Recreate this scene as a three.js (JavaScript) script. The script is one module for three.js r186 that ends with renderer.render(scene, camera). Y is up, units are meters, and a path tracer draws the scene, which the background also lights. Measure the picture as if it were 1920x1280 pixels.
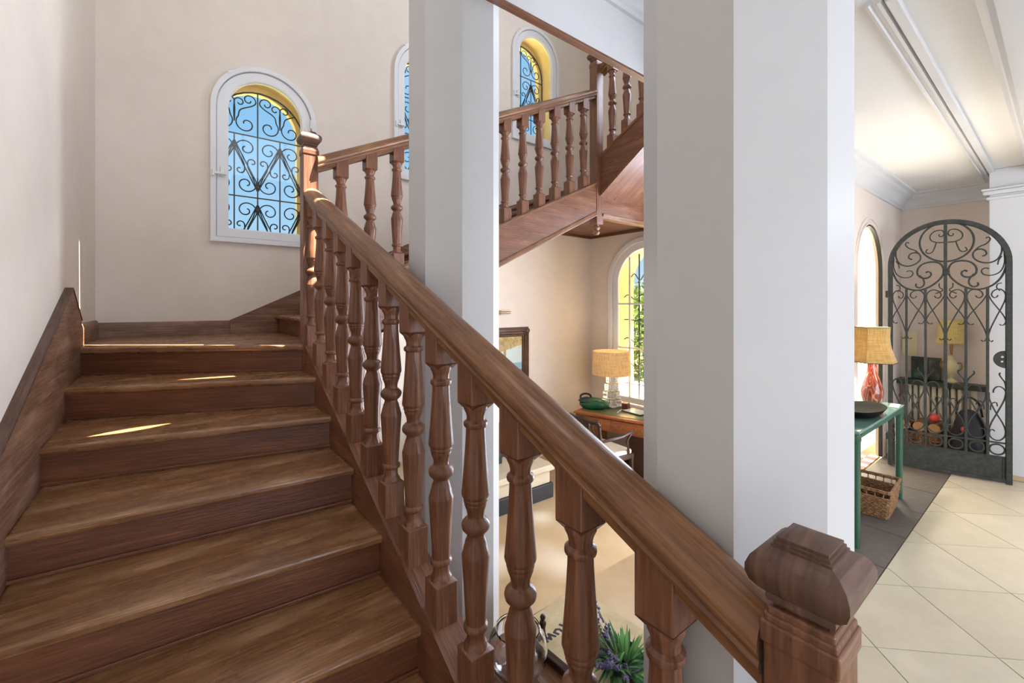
import * as THREE from 'three';
import { mergeGeometries, toCreasedNormals } from 'three/addons/utils/BufferGeometryUtils.js';
import { RoundedBoxGeometry } from 'three/addons/geometries/RoundedBoxGeometry.js';
import { RectAreaLightUniformsLib } from 'three/addons/lights/RectAreaLightUniformsLib.js';

// ---------------------------------------------------------------- camera, sky, sun, exposure
// World: x runs along the back wall, -z is "depth" (helpers take depth d, z = -d), y up, hall floor at y = 0.
RectAreaLightUniformsLib.init();
const scene = new THREE.Scene();
const renderer = new THREE.WebGLRenderer({ antialias: true });
renderer.toneMapping = THREE.LinearToneMapping;
renderer.toneMappingExposure = 1.07;
renderer.shadowMap.enabled = true;
const EYE = 1.6;
const camera = new THREE.PerspectiveCamera(2 * Math.atan(640 / 817) * 180 / Math.PI, 1.5, 0.02, 200);
camera.position.set(0, EYE, 0);
camera.rotation.y = -38.07 * Math.PI / 180;
camera.setViewOffset(1920, 1280, 0, 68, 1920, 1280);

function makeSky() {            // clear sky: deep blue overhead, paler towards the horizon, a few thin clouds
  const w = 512, h = 256, data = new Float32Array(w * h * 4);
  for (let j = 0; j < h; j++) {
    const el = (j + 0.5) / h * Math.PI - Math.PI / 2;
    const t = Math.max(0, Math.sin(el));
    const k = Math.pow(1 - t, 3.2);
    for (let i = 0; i < w; i++) {
      const a = i / w * Math.PI * 2;
      const cl = Math.max(0, Math.sin(a * 3 + Math.sin(el * 9) * 1.4) * Math.sin(el * 14 + a * 2) - 0.45) * 0.5 * (t > 0 ? 1 : 0);
      const o = (j * w + i) * 4;
      let r = 0.17 + 0.36 * k, g = 0.48 + 0.30 * k, b = 0.83 + 0.12 * k;
      if (el < 0) { r = 0.30; g = 0.31; b = 0.27; }
      data[o] = r + cl * 0.7; data[o + 1] = g + cl * 0.5; data[o + 2] = b + cl * 0.25; data[o + 3] = 1;
    }
  }
  const tx = new THREE.DataTexture(data, w, h, THREE.RGBAFormat, THREE.FloatType);
  tx.mapping = THREE.EquirectangularReflectionMapping; tx.magFilter = THREE.LinearFilter; tx.minFilter = THREE.LinearFilter;
  tx.needsUpdate = true;
  return tx;
}
scene.background = makeSky();
scene.backgroundIntensity = 1.0;

const sunTo = new THREE.Vector3(0.325, 0.906, 0.270);   // towards the sun (x, y, z): from the right, behind the viewer
const sun = new THREE.DirectionalLight(0xfff6ea, 60.0);
sun.position.copy(sunTo).multiplyScalar(30); sun.target.position.set(2, 0, -2);
sun.position.add(sun.target.position);
sun.castShadow = true; sun.shadow.mapSize.set(2048, 2048); sun.shadow.radius = 0.25;
Object.assign(sun.shadow.camera, { left: -12, right: 12, top: 12, bottom: -12, near: 1, far: 60 });
scene.add(sun, sun.target);
const LIGHT = { rear: 4.1, gallery: 0.2, hall: 1.0, well: 1.5, side: 13.5, upper: 9, tableLamp: 3.0, deskLamp: 0.2 };  // all but the two table and desk lamps are sources out of view

// ---------------------------------------------------------------- helpers
let seed = 12345;
function rnd() { seed |= 0; seed = seed + 0x6D2B79F5 | 0; let t = Math.imul(seed ^ seed >>> 15, 1 | seed); t = t + Math.imul(t ^ t >>> 7, 61 | t) ^ t; return ((t ^ t >>> 14) >>> 0) / 4294967296; }
const R = (a, b) => a + (b - a) * rnd();
const V = (x, y, d) => new THREE.Vector3(x, y, -d);
const taken = {};
function numbered(n) { if (taken[n] === undefined) { taken[n] = 0; return n; } taken[n]++; return n + '_' + String(taken[n]).padStart(3, '0'); }
function prep(g) { if (g.index) g = g.toNonIndexed(); if (!g.attributes.uv) g.setAttribute('uv', new THREE.BufferAttribute(new Float32Array(g.attributes.position.count * 2), 2)); for (const k of Object.keys(g.attributes)) if (!['position', 'normal', 'uv'].includes(k)) g.deleteAttribute(k); return g; }
function merge(list) { return list.length === 1 ? list[0] : mergeGeometries(list.map(prep)); }
// box-projected uv in metres; u runs along the grain axis
function uvBox(g, grain = 'x', off = 0) {
  g = prep(g); const p = g.attributes.position, n = p.count, uv = new Float32Array(n * 2);
  const a = new THREE.Vector3(), b = new THREE.Vector3(), c = new THREE.Vector3();
  const gi = { x: 0, y: 1, z: 2 }[grain];
  for (let i = 0; i < n; i += 3) {
    a.fromBufferAttribute(p, i); b.fromBufferAttribute(p, i + 1); c.fromBufferAttribute(p, i + 2);
    const e1 = b.clone().sub(a), e2 = c.clone().sub(a), nn = e1.cross(e2), ab = [Math.abs(nn.x), Math.abs(nn.y), Math.abs(nn.z)];
    const m = ab.indexOf(Math.max(...ab));
    let u = gi, v = [0, 1, 2].find(k => k !== m && k !== gi);
    if (m === gi) { const o = [0, 1, 2].filter(k => k !== m); u = o[0]; v = o[1]; }
    [a, b, c].forEach((q, k) => { const w = [q.x, q.y, q.z]; uv[(i + k) * 2] = w[u] + off; uv[(i + k) * 2 + 1] = w[v] + off * 0.37; });
  }
  g.setAttribute('uv', new THREE.BufferAttribute(uv, 2)); return g;
}
function mesh(name, geo, m, parent) {
  const o = new THREE.Mesh(Array.isArray(geo) ? merge(geo) : geo, m);
  o.castShadow = o.receiveShadow = true; o.name = parent ? name : numbered(name); (parent || scene).add(o); return o;
}
function tag(o, label, category, group) { o.userData.label = label; o.userData.category = category; if (group) o.userData.group = group; return o; }
function thing(name, label, category, pos = [0, 0, 0], turn = 0, group) {
  const o = new THREE.Group(); o.name = numbered(name); o.position.set(pos[0], pos[1], -pos[2]); o.rotation.y = turn; scene.add(o); return tag(o, label, category, group);
}
function struct(name, geo, m, label, category) { const o = mesh(name, geo, m); o.userData.kind = 'structure'; tag(o, label, category); return o; }
// axis-aligned box given by ranges (x, y, depth)
function bx(x0, x1, y0, y1, d0, d1, r = 0, grain = 'x', off = 0) {
  const w = Math.abs(x1 - x0), h = Math.abs(y1 - y0), d = Math.abs(d1 - d0);
  const g = r ? new RoundedBoxGeometry(w, h, d, 2, Math.min(r, w / 2.05, h / 2.05, d / 2.05)) : new THREE.BoxGeometry(w, h, d);
  g.translate((x0 + x1) / 2, (y0 + y1) / 2, -(d0 + d1) / 2); return uvBox(g, grain, off);
}
// local box centred at (x, y, z)
function lb(w, h, d, x, y, z, r = 0, grain = 'x', off = 0) {
  const g = r ? new RoundedBoxGeometry(w, h, d, 2, Math.min(r, w / 2.05, h / 2.05, d / 2.05)) : new THREE.BoxGeometry(w, h, d);
  g.translate(x, y, z); return uvBox(g, grain, off);
}
// polygon in plan [[x, d], ...] extruded from y0 to y1
function slab(pts, y0, y1, grain = 'x', bevel = 0, off = 0) {
  const s = new THREE.Shape(pts.map(p => new THREE.Vector2(p[0], p[1])));
  const g = new THREE.ExtrudeGeometry(s, { depth: y1 - y0 - 2 * bevel, bevelEnabled: bevel > 0, bevelThickness: bevel, bevelSize: bevel, bevelOffset: -bevel, bevelSegments: 3, curveSegments: 8 });
  g.rotateX(-Math.PI / 2); g.translate(0, y0 + bevel, 0); return uvBox(g, grain, off);
}
// polygon in an upright plane along x: [[x, y], ...] from depth d0 to d1
function upright(pts, d0, d1, grain = 'x', holes = []) {
  const s = pts instanceof THREE.Shape ? pts : new THREE.Shape(pts.map(p => new THREE.Vector2(p[0], p[1])));
  s.holes = holes; const g = new THREE.ExtrudeGeometry(s, { depth: d1 - d0, bevelEnabled: false, curveSegments: 24 });
  g.translate(0, 0, -d1); return uvBox(g, grain);
}
// polygon in an upright plane along depth: [[d, y], ...] from x0 to x1
function uprightD(pts, x0, x1, grain = 'z', holes = []) {
  const s = pts instanceof THREE.Shape ? pts : new THREE.Shape(pts.map(p => new THREE.Vector2(p[0], p[1])));
  s.holes = holes; const g = new THREE.ExtrudeGeometry(s, { depth: x1 - x0, bevelEnabled: false, curveSegments: 24 });
  g.rotateY(Math.PI / 2); g.translate(x0, 0, 0); return uvBox(g, grain);   // (d, y, z) -> (z, y, -d)
}
// sweep a closed profile [[side, up], ...] along points, every section held in the plane of (side, up)
function sweep(profile, pts, sides, closed = false, crease = 0.6) {
  const pos = [], uv = [], n = profile.length, ups = new THREE.Vector3(0, 1, 0);
  let acc = [0]; for (let i = 1; i < pts.length; i++) acc.push(acc[i - 1] + pts[i].distanceTo(pts[i - 1]));
  let per = [0]; for (let k = 0; k < n; k++) { const a = profile[k], b = profile[(k + 1) % n]; per.push(per[k] + Math.hypot(a[0] - b[0], a[1] - b[1])); }
  const P = (i, k) => pts[i].clone().addScaledVector(Array.isArray(sides) ? sides[i] : sides, profile[k % n][0]).addScaledVector(ups, profile[k % n][1]);
  for (let i = 0; i + 1 < pts.length; i++) for (let k = 0; k < n; k++) {
    const a = P(i, k), b = P(i, k + 1), c = P(i + 1, k + 1), d = P(i + 1, k);
    for (const [q, ii, kk] of [[a, i, k], [b, i, k + 1], [c, i + 1, k + 1], [a, i, k], [c, i + 1, k + 1], [d, i + 1, k]]) { pos.push(q.x, q.y, q.z); uv.push(acc[ii], per[kk]); }
  }
  if (!closed) {
    const tri = THREE.ShapeUtils.triangulateShape(profile.map(p => new THREE.Vector2(...p)), []);
    for (const [i, fl] of [[0, 1], [pts.length - 1, 0]]) for (const t of tri) { const o = fl ? t : [t[0], t[2], t[1]]; for (const k of o) { const q = P(i, k); pos.push(q.x, q.y, q.z); uv.push(profile[k][0], profile[k][1]); } }
  }
  const g = new THREE.BufferGeometry(); g.setAttribute('position', new THREE.Float32BufferAttribute(pos, 3)); g.setAttribute('uv', new THREE.Float32BufferAttribute(uv, 2)); g.computeVertexNormals();
  return crease ? toCreasedNormals(g, crease) : g;
}
function lathe(pts, seg = 20, uvTurn = 0.3) {
  const g = new THREE.LatheGeometry(pts.map(p => new THREE.Vector2(Math.max(p[0], 0.0001), p[1])), seg);
  const p = g.attributes.position, uv = g.attributes.uv;
  for (let i = 0; i < p.count; i++) { const u = uv.getX(i); uv.setXY(i, p.getY(i), u * uvTurn); }
  return toCreasedNormals(prep(g), 0.75);
}
function tube(pts, r, seg = 0, rad = 6, closed = false) {
  const c = new THREE.CatmullRomCurve3(pts, closed, 'centripetal');
  const g = new THREE.TubeGeometry(c, seg || Math.max(4, pts.length * 2), r, rad, closed);
  const uv = g.attributes.uv, L = c.getLength(); for (let i = 0; i < uv.count; i++) uv.setXY(i, uv.getX(i) * L, uv.getY(i) * r * 6.3);
  return prep(g);
}
function arch(hw, y0, yTop, cx = 0, Cls = THREE.Shape) {      // round-headed outline
  const s = new Cls(), yc = yTop - hw; s.moveTo(cx - hw, y0); s.lineTo(cx + hw, y0); s.lineTo(cx + hw, yc); s.absarc(cx, yc, hw, 0, Math.PI, false); s.lineTo(cx - hw, y0); return s;
}
function archPts(hw, y0, yTop, n = 24) { const o = [[hw, y0]]; for (let i = 0; i <= n; i++) o.push([hw * Math.cos(Math.PI * i / n), yTop - hw + hw * Math.sin(Math.PI * i / n)]); o.push([-hw, y0]); return o; }

// ---------------------------------------------------------------- textures and materials
const PER = 64, LAT = new Float32Array(PER * PER); for (let i = 0; i < LAT.length; i++) LAT[i] = rnd();
function vn(x, y, px, py) {   // value noise, periodic in px, py lattice cells
  const xi = Math.floor(x), yi = Math.floor(y), fx = x - xi, fy = y - yi, sx = fx * fx * (3 - 2 * fx), sy = fy * fy * (3 - 2 * fy);
  const L = (a, b) => LAT[(((a % px) + px) % px) % PER + PER * ((((b % py) + py) % py) % PER)];
  return (L(xi, yi) * (1 - sx) + L(xi + 1, yi) * sx) * (1 - sy) + (L(xi, yi + 1) * (1 - sx) + L(xi + 1, yi + 1) * sx) * sy;
}
function tex(w, h, fn, srgb = true, rx = 1, ry = 1) {
  const d = new Uint8Array(w * h * 4);
  for (let j = 0; j < h; j++) for (let i = 0; i < w; i++) { const c = fn(i / w, j / h), o = (j * w + i) * 4; d[o] = c[0]; d[o + 1] = c[1]; d[o + 2] = c[2]; d[o + 3] = 255; }
  const t = new THREE.DataTexture(d, w, h); t.wrapS = t.wrapT = THREE.RepeatWrapping; t.magFilter = THREE.LinearFilter; t.minFilter = THREE.LinearMipmapLinearFilter; t.generateMipmaps = true;
  if (srgb) t.colorSpace = THREE.SRGBColorSpace; t.repeat.set(rx, ry); t.needsUpdate = true; return t;
}
const mix = (a, b, t) => a + (b - a) * t, cl255 = v => Math.max(0, Math.min(255, v));
const mix3 = (a, b, t) => [mix(a[0], b[0], t), mix(a[1], b[1], t), mix(a[2], b[2], t)];
function grainVal(u, v) {   // 1 m of length by 0.5 m of width
  const warp = vn(u * 3, v * 6, 3, 6) * 2.5;
  const a = vn(u * 5, v * 48 + warp * 0, 5, 48), b = vn(u * 16, v * 64, 16, 64), c = vn(u * 2, v * 12, 2, 12), e = vn(u * 40, v * 60, 40, 60);
  return 0.38 * a + 0.24 * b + 0.26 * c + 0.12 * e;
}
function woodTex(dark, light, worn, amt) {
  return tex(512, 512, (u, v) => {
    let g = grainVal(u, v); let c = mix3(dark, light, Math.min(1, Math.max(0, (g - 0.12) * 1.3)));
    const w = Math.max(0, vn(u * 4 + 9, v * 6 + 3, 4, 6) * 0.7 + vn(u * 12, v * 16, 12, 16) * 0.3 - 0.42) * amt; c = mix3(c, worn, Math.min(1, w));
    const pore = vn(u * 30, v * 64 + 7, 30, 64) > 0.86 ? 0.93 : 1; return c.map(x => cl255(x * pore));
  }, true, 1.4, 4);
}
const grainBump = tex(512, 512, (u, v) => { const g = 255 * (0.55 * grainVal(u, v) + 0.45 * vn(u * 24, v * 64, 24, 64)); return [g, g, g]; }, false, 1.4, 4);
const wearRough = (lo, hi) => tex(256, 256, (u, v) => { const n = 0.6 * vn(u * 6, v * 8, 6, 8) + 0.4 * vn(u * 24, v * 40, 24, 40); const g = 255 * mix(lo, hi, n); return [g, g, g]; }, false, 1, 2);
const wood = (map, rough, extra = {}) => new THREE.MeshPhysicalMaterial({ map, roughness: 1, roughnessMap: wearRough(rough - 0.1, rough + 0.12), bumpMap: grainBump, bumpScale: 0.0008, ...extra });
const M = {};
M.tread = wood(woodTex([106, 69, 42], [162, 117, 77], [182, 144, 107], 1.5), 0.28);
M.riser = wood(woodTex([86, 50, 33], [130, 80, 52], [142, 95, 65], 0.8), 0.36);
M.bal = wood(woodTex([90, 56, 39], [148, 100, 73], [160, 115, 88], 0.8), 0.34);
M.wstring = wood(woodTex([92, 62, 44], [156, 118, 92], [170, 138, 114], 1.2), 0.5);
M.rail = wood(woodTex([90, 56, 33], [154, 107, 69], [174, 130, 92], 1.1), 0.36);
M.cap = wood(woodTex([62, 40, 30], [112, 80, 62], [128, 100, 84], 1.2), 0.45);
M.desk = wood(woodTex([138, 74, 38], [196, 122, 72], [204, 138, 90], 0.7), 0.36);
M.darkwood = wood(woodTex([44, 24, 16], [84, 48, 32], [90, 58, 40], 0.5), 0.38);
function plaster(base, spread, rough = 0.85, bumpS = 0.0012) {
  const t = tex(512, 512, (u, v) => { const n = 0.5 * vn(u * 5, v * 5, 5, 5) + 0.3 * vn(u * 22, v * 22, 22, 22) + 0.2 * vn(u * 60, v * 60, 60, 60) - 0.5; return base.map(c => cl255(c + n * spread)); }, true, 0.4, 0.4);
  return new THREE.MeshStandardMaterial({ map: t, roughness: rough, bumpMap: plasterBump, bumpScale: bumpS });
}
const plasterBump = tex(512, 512, (u, v) => { const g = 255 * (0.35 * vn(u * 8, v * 8, 8, 8) + 0.35 * vn(u * 30, v * 30, 30, 30) + 0.3 * vn(u * 64, v * 64, 64, 64)); return [g, g, g]; }, false, 0.8, 0.8);
M.column = plaster([199, 200, 201], 6, 0.42, 0.0008);
M.wall = plaster([231, 219, 205], 12);
M.white = plaster([219, 221, 224], 6, 0.45, 0.0008);
M.hallwall = plaster([232, 219, 208], 10);
M.ceil = plaster([236, 236, 234], 6, 0.7);
M.ochre = plaster([238, 213, 156], 28, 0.9, 0.003);
M.paintwood = new THREE.MeshStandardMaterial({ color: 0xe6e6e6, roughness: 0.42 });
M.tan = (() => {
  const t = tex(512, 512, (u, v) => {
    const n = 0.5 * vn(u * 4, v * 4, 4, 4) + 0.3 * vn(u * 11, v * 11, 11, 11) + 0.2 * vn(u * 40, v * 40, 40, 40);
    let c = mix3([172, 140, 98], [208, 182, 144], n); const w = Math.max(0, vn(u * 6 + 4, v * 6 + 9, 6, 6) - 0.62) * 3; return mix3(c, [226, 208, 178], Math.min(1, w)).map(cl255);
  }, true, 0.45, 0.45); return new THREE.MeshStandardMaterial({ map: t, roughness: 0.34 });
})();
const tileMats = [0, 1, 2].map(i => new THREE.MeshStandardMaterial({ map: tex(128, 128, (u, v) => { const n = 0.6 * vn(u * 6 + i, v * 6, 6, 6) + 0.4 * vn(u * 30, v * 30 + i, 30, 30) - 0.5; return [208 + n * 12 - i * 2, 199 + n * 12 - i * 2, 178 + n * 13 - i * 3].map(cl255); }), roughness: 0.38 }));
const slateMats = [0, 1].map(i => new THREE.MeshStandardMaterial({ map: tex(128, 128, (u, v) => { const n = 0.5 * vn(u * 5 + i, v * 5, 5, 5) + 0.5 * vn(u * 40, v * 40, 40, 40) - 0.5; return [104 + n * 26, 97 + n * 24, 92 + n * 22].map(cl255); }), roughness: 0.55 }));
M.grout = new THREE.MeshStandardMaterial({ color: 0xa79c86, roughness: 0.9 });
M.iron = new THREE.MeshStandardMaterial({ map: tex(128, 128, (u, v) => { const n = 0.5 * vn(u * 8, v * 8, 8, 8) + 0.5 * vn(u * 40, v * 40, 40, 40); return mix3([38, 42, 41], [74, 76, 72], n); }, true, 6, 6), roughness: 0.6, metalness: 0.35 });
M.grille = new THREE.MeshStandardMaterial({ color: 0x2b3440, roughness: 0.6, metalness: 0.3 });
M.glass = new THREE.MeshPhysicalMaterial({ color: 0xffffff, transmission: 1, thickness: 0, roughness: 0.02, ior: 1.45 });
M.brass = new THREE.MeshStandardMaterial({ color: 0x9a7b45, roughness: 0.35, metalness: 0.9 });
M.chrome = new THREE.MeshStandardMaterial({ color: 0xd8d8d8, roughness: 0.25, metalness: 0.8 });
const flat = (c, r = 0.6, x = {}) => new THREE.MeshStandardMaterial({ color: c, roughness: r, ...x });

// ---------------------------------------------------------------- the shell
const Y0 = -0.56;              // sunken room floor
const TOP = 6.8;               // roof ceiling
const DB = 4.65, WT = 0.38;    // back wall: face and thickness
const WX = [0.707, 2.392, 4.068], WB = [2.162, 3.02, 3.86], WH = 1.643, WHW = 0.4375, OPH = 0.40;   // window centres, sills, height, half width, half opening

struct('wall_left', bx(-0.66, -0.46, Y0 - 0.2, TOP, -4.2, DB + WT), M.wall, 'pale beige plaster wall beside the lower flight of stairs', 'wall');
struct('wall_back', upright([[-0.46, Y0 - 0.2], [5.7, Y0 - 0.2], [5.7, TOP], [-0.46, TOP]], DB, DB + WT, 'x',
  WX.map((x, i) => arch(OPH, WB[i] + 0.0375, WB[i] + WH - 0.0375, x, THREE.Path))), M.wall, 'beige plaster back wall with three arched windows above the stairs', 'wall');
// right wall of the sunken room, with a tall arched window
const RW = { c: 3.65, hw: 0.63, y0: 0.11, top: 2.56, x: 5.226, xt: 0.47 };
struct('wall_right', uprightD([[2.6, Y0 - 0.2], [DB, Y0 - 0.2], [DB, TOP], [2.6, TOP]], RW.x, RW.x + RW.xt, 'z', [arch(RW.hw - 0.08, RW.y0 + 0.05, RW.top - 0.08, RW.c, THREE.Path)]), M.wall, 'pale plaster wall behind the writing desk with an arched window', 'wall');
struct('wall_side', [bx(4.6, 4.75, Y0 - 0.2, TOP, 1.41, 2.75), bx(4.75, RW.x + RW.xt, Y0 - 0.2, TOP, 2.45, 2.6)], M.wall, 'plaster return wall between the stairwell and the doorway', 'wall');
// hall
const HX = 6.74, HD = 1.21, HC = 2.87;
const DOOR = { c: 5.46, hw: 0.46, top: 2.40 };
struct('wall_hall', upright([[2.3, 0], [DOOR.c - DOOR.hw, 0], [DOOR.c - DOOR.hw, DOOR.top - DOOR.hw], ...Array.from({ length: 23 }, (_, i) => { const a = Math.PI - Math.PI * (i + 1) / 24; return [DOOR.c + DOOR.hw * Math.cos(a), DOOR.top - DOOR.hw + DOOR.hw * Math.sin(a)]; }), [DOOR.c + DOOR.hw, DOOR.top - DOOR.hw], [DOOR.c + DOOR.hw, 0], [HX + 0.2, 0], [HX + 0.2, 3.6], [2.3, 3.6]], HD, HD + 0.06), M.hallwall, 'pale pink hall wall with the arched doorway', 'wall');
struct('wall_end', bx(HX, HX + 0.2, 0, TOP, -4.2, HD), M.hallwall, 'pale pink end wall of the hall behind the iron gate', 'wall');
const FW = { x0: 0.2, x1: 4.6, y1: 2.55 };   // unseen glazed doors behind the viewer, placed to light the hall
const GW = { x0: 0.5, x1: 4.5, y0: 4.5, y1: 6.1 };  // added upper window, out of view
struct('wall_rear', upright([[-0.66, 0], [HX + 0.2, 0], [HX + 0.2, TOP], [-0.66, TOP]], -4.2, -4.0, 'x', [[FW.x0, FW.x1, 0.05, FW.y1], [GW.x0, GW.x1, GW.y0, GW.y1]].map(([a, b, c, d]) => { const p = new THREE.Path(); p.moveTo(a, c); p.lineTo(b, c); p.lineTo(b, d); p.lineTo(a, d); p.lineTo(a, c); return p; })), M.hallwall, 'hall wall behind the viewer with openings for unseen lit windows', 'wall');
struct('wall_upper', bx(HX - 2.14, HX + 0.2, 3.6, TOP, HD, HD + 0.2), M.wall, 'upper storey wall above the hall', 'wall');

// ceilings
struct('ceiling', bx(2.1, HX, HC, 3.6, -4.0, HD), M.ceil, 'white plaster ceiling of the hall', 'ceiling');
struct('ceiling_001', [bx(0.75, 2.1, 3.32, 3.6, -4.0, 1.46), bx(-0.46, 0.75, 3.32, 3.6, -4.0, -0.4)], M.ceil, 'higher white ceiling bay beside the columns', 'ceiling');
// roof ceiling over the stairwell: unseen slot and two lens holes, shaped to cast the sun streaks
(() => {
  const s = new THREE.Shape([[-0.66, -4.2], [HX + 0.2, -4.2], [HX + 0.2, DB + WT], [-0.66, DB + WT]].map(p => new THREE.Vector2(...p)));
  const hole = (pts) => s.holes.push(new THREE.Path(pts.map(p => new THREE.Vector2(...p))));
  const k = (TOP - 0) / 0.906;
  const up = (x, y, d) => { const t = (TOP - y) / sunTo.y; return [x + sunTo.x * t, d - sunTo.z * t]; };
  const a = up(0.60, 1.344, 3.12), b = up(-0.46, 2.0, 3.90), nx = 0.64, nd = 0.77, w = 0.042;
  hole([[a[0] - nx * w, a[1] - nd * w], [a[0] + nx * w, a[1] + nd * w], [b[0] + nx * 0.006, b[1] + nd * 0.006], [b[0] - nx * 0.006, b[1] - nd * 0.006]]);
  for (const [p, q, h] of [[[0.02, 1.176, 3.125], [0.44, 1.176, 3.05], 0.055], [[-0.30, 1.008, 2.72], [0.01, 1.008, 2.775], 0.07]]) {
    const A = up(...p), B = up(...q), pts = []; const ux = B[0] - A[0], ud = B[1] - A[1], L = Math.hypot(ux, ud);
    for (let i = 0; i <= 8; i++) { const t = i / 8, o = Math.sin(t * Math.PI) * h / 2; pts.push([A[0] + ux * t - ud / L * o, A[1] + ud * t + ux / L * o]); }
    for (let i = 7; i > 0; i--) { const t = i / 8, o = -Math.sin(t * Math.PI) * h / 2; pts.push([A[0] + ux * t - ud / L * o, A[1] + ud * t + ux / L * o]); }
    hole(pts);
  }
  const g = new THREE.ExtrudeGeometry(s, { depth: 0.01, bevelEnabled: false }); g.rotateX(-Math.PI / 2); g.translate(0, TOP, 0);
  struct('ceiling_002', uvBox(g), M.ceil, 'high white ceiling over the stairwell with unseen slots casting the sun streaks', 'ceiling');
})();
// beam across the stairwell with brown edge, and header between the two ceiling heights
struct('trim_1', bx(0.9, 4.6, 2.88, 3.6, 1.46, 1.49), M.white, 'white beam spanning from the column across the stairwell', 'beam');
struct('trim_2', bx(2.1, 2.3, HC - 0.0, 3.6, -4.0, 1.46), M.white, 'white header where the ceiling drops', 'beam');
struct('trim_3', [bx(0.9, 4.6, 2.868, 2.881, 1.456, 1.496, 0.003)], M.bal, 'dark brown wooden edging under the white beam', 'trim');
const corniceProf = [[0, 0], [0.02, 0], [0.025, 0.02], [0.04, 0.03], [0.05, 0.06], [0.085, 0.1], [0.1, 0.105], [0.12, 0.12], [0.125, 0.14], [0.16, 0.145], [0.165, 0.165], [0, 0.165]];
struct('trim_4', sweep(corniceProf, [V(0.9, 3.32 - 0.165, 1.46), V(2.1, 3.32 - 0.165, 1.46)], new THREE.Vector3(0, 0, 1)), M.white, 'white cornice at the top of the stairwell beam', 'cornice');
struct('trim_5', sweep(corniceProf, [V(2.3, HC - 0.165, HD), V(HX, HC - 0.165, HD)], new THREE.Vector3(0, 0, 1)), M.white, 'white moulded cornice along the hall wall with the doorway', 'cornice');
struct('trim_6', sweep(corniceProf, [V(HX, HC - 0.165, HD), V(HX, HC - 0.165, -4)], new THREE.Vector3(-1, 0, 0)), M.white, 'white moulded cornice along the hall end wall', 'cornice');
// ceiling mouldings and beam running down the hall
struct('trim_7', [sweep([[0, 0], [0, -0.018], [0.012, -0.022], [0.02, -0.012], [0.032, -0.012], [0.04, -0.024], [0.052, -0.024], [0.06, 0]], [V(2.3, HC, 0.53), V(HX - 0.1, HC, 0.53)], new THREE.Vector3(0, 0, 1)), bx(2.3, HX - 0.1, HC - 0.03, HC, 0.425, 0.465, 0.006)], M.white, 'white plaster moulding strip down the hall ceiling', 'moulding');
struct('trim_8', sweep([[0, 0], [0, -0.03], [0.02, -0.035], [0.03, -0.05], [0.05, -0.05], [0.055, -0.075], [0.09, -0.08], [0.3, -0.08], [0.34, -0.075], [0.35, -0.03], [0.37, 0]], [V(2.3, HC, 0.235), V(HX, HC, 0.235)], new THREE.Vector3(0, 0, 1)), M.white, 'white moulded ceiling beam over the right side of the hall', 'beam');

// floors
struct('floor', [bx(-0.46, HX, -0.2, -0.012, -4.0, HD), bx(0.775, 4.6, -0.2, -0.012, HD, 1.72)], M.grout, 'cream diagonal tile floor of the hall', 'floor');
const floorObj = scene.getObjectByName('floor');
function clip(poly, inside, inter) { const out = []; for (let i = 0; i < poly.length; i++) { const a = poly[i], b = poly[(i + 1) % poly.length], ia = inside(a), ib = inside(b); if (ia) out.push(a); if (ia !== ib) out.push(inter(a, b)); } return out; }
function clipRect(poly, x0, x1, d0, d1) {
  const ed = (k, v, s) => { if (!poly.length) return; poly = clip(poly, p => s * (p[k] - v) >= 0, (a, b) => { const t = (v - a[k]) / (b[k] - a[k]); return [a[0] + (b[0] - a[0]) * t, a[1] + (b[1] - a[1]) * t]; }); };
  ed(0, x0, 1); ed(0, x1, -1); ed(1, d0, 1); ed(1, d1, -1); return poly;
}
function polyArea(p) { let s = 0; for (let i = 0; i < p.length; i++) { const a = p[i], b = p[(i + 1) % p.length]; s += a[0] * b[1] - a[1] * b[0]; } return Math.abs(s) / 2; }
const ST = 0.717, GAP = 0.0035;   // lines x+d = 3.87 + k*ST, x-d = 2.76 + k*ST
let tn = 0;
for (let i = -8; i < 9; i++) for (let j = -6; j < 12; j++) {
  const s0 = 3.87 + i * ST + GAP, s1 = s0 + ST - 2 * GAP, e0 = 2.76 + j * ST + GAP, e1 = e0 + ST - 2 * GAP;
  const c = (s, e) => [(s + e) / 2, (s - e) / 2];
  for (const [x0, x1, d0, d1] of [[2.3, HX, -2.6, 0.682]]) {
    const q = clipRect([c(s0, e0), c(s1, e0), c(s1, e1), c(s0, e1)], x0, x1, d0, d1);
    if (q.length >= 3 && polyArea(q) > 0.002) mesh('tile', slab(q, -0.012, R(-0.0004, 0.0004), 'x', 0, rnd()), tileMats[tn++ % 3], floorObj);
  }
}
const slateObj = struct('floor_001', bx(2.3, HX, -0.012, -0.008, 0.686, HD), M.grout, 'dark grey slate strip along the hall wall', 'floor');
for (let x = 2.3, k = 0; x < HX; x += 0.56, k++) for (const [d0, d1] of [[0.688, HD]]) mesh('slab', slab([[x + 0.003, d0], [Math.min(HX, x + 0.557), d0], [Math.min(HX, x + 0.557), d1], [x + 0.003, d1]], -0.008, R(0, 0.0006), 'x', 0, k * 0.31), slateMats[k % 2], slateObj);
struct('floor_002', bx(-0.46, RW.x, Y0 - 0.2, Y0, 1.72, DB), M.tan, 'mottled tan floor of the sunken sitting area', 'floor');
struct('floor_005', [bx(0.78, 2.3, -0.012, 0, -4.0, HD), bx(0.78, 4.6, -0.19, 0, HD + 0.2, 1.73), bx(0.78, 2.3, -0.012, 0, HD, HD + 0.2)], M.tan, 'mottled tan floor between the columns', 'floor');
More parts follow.
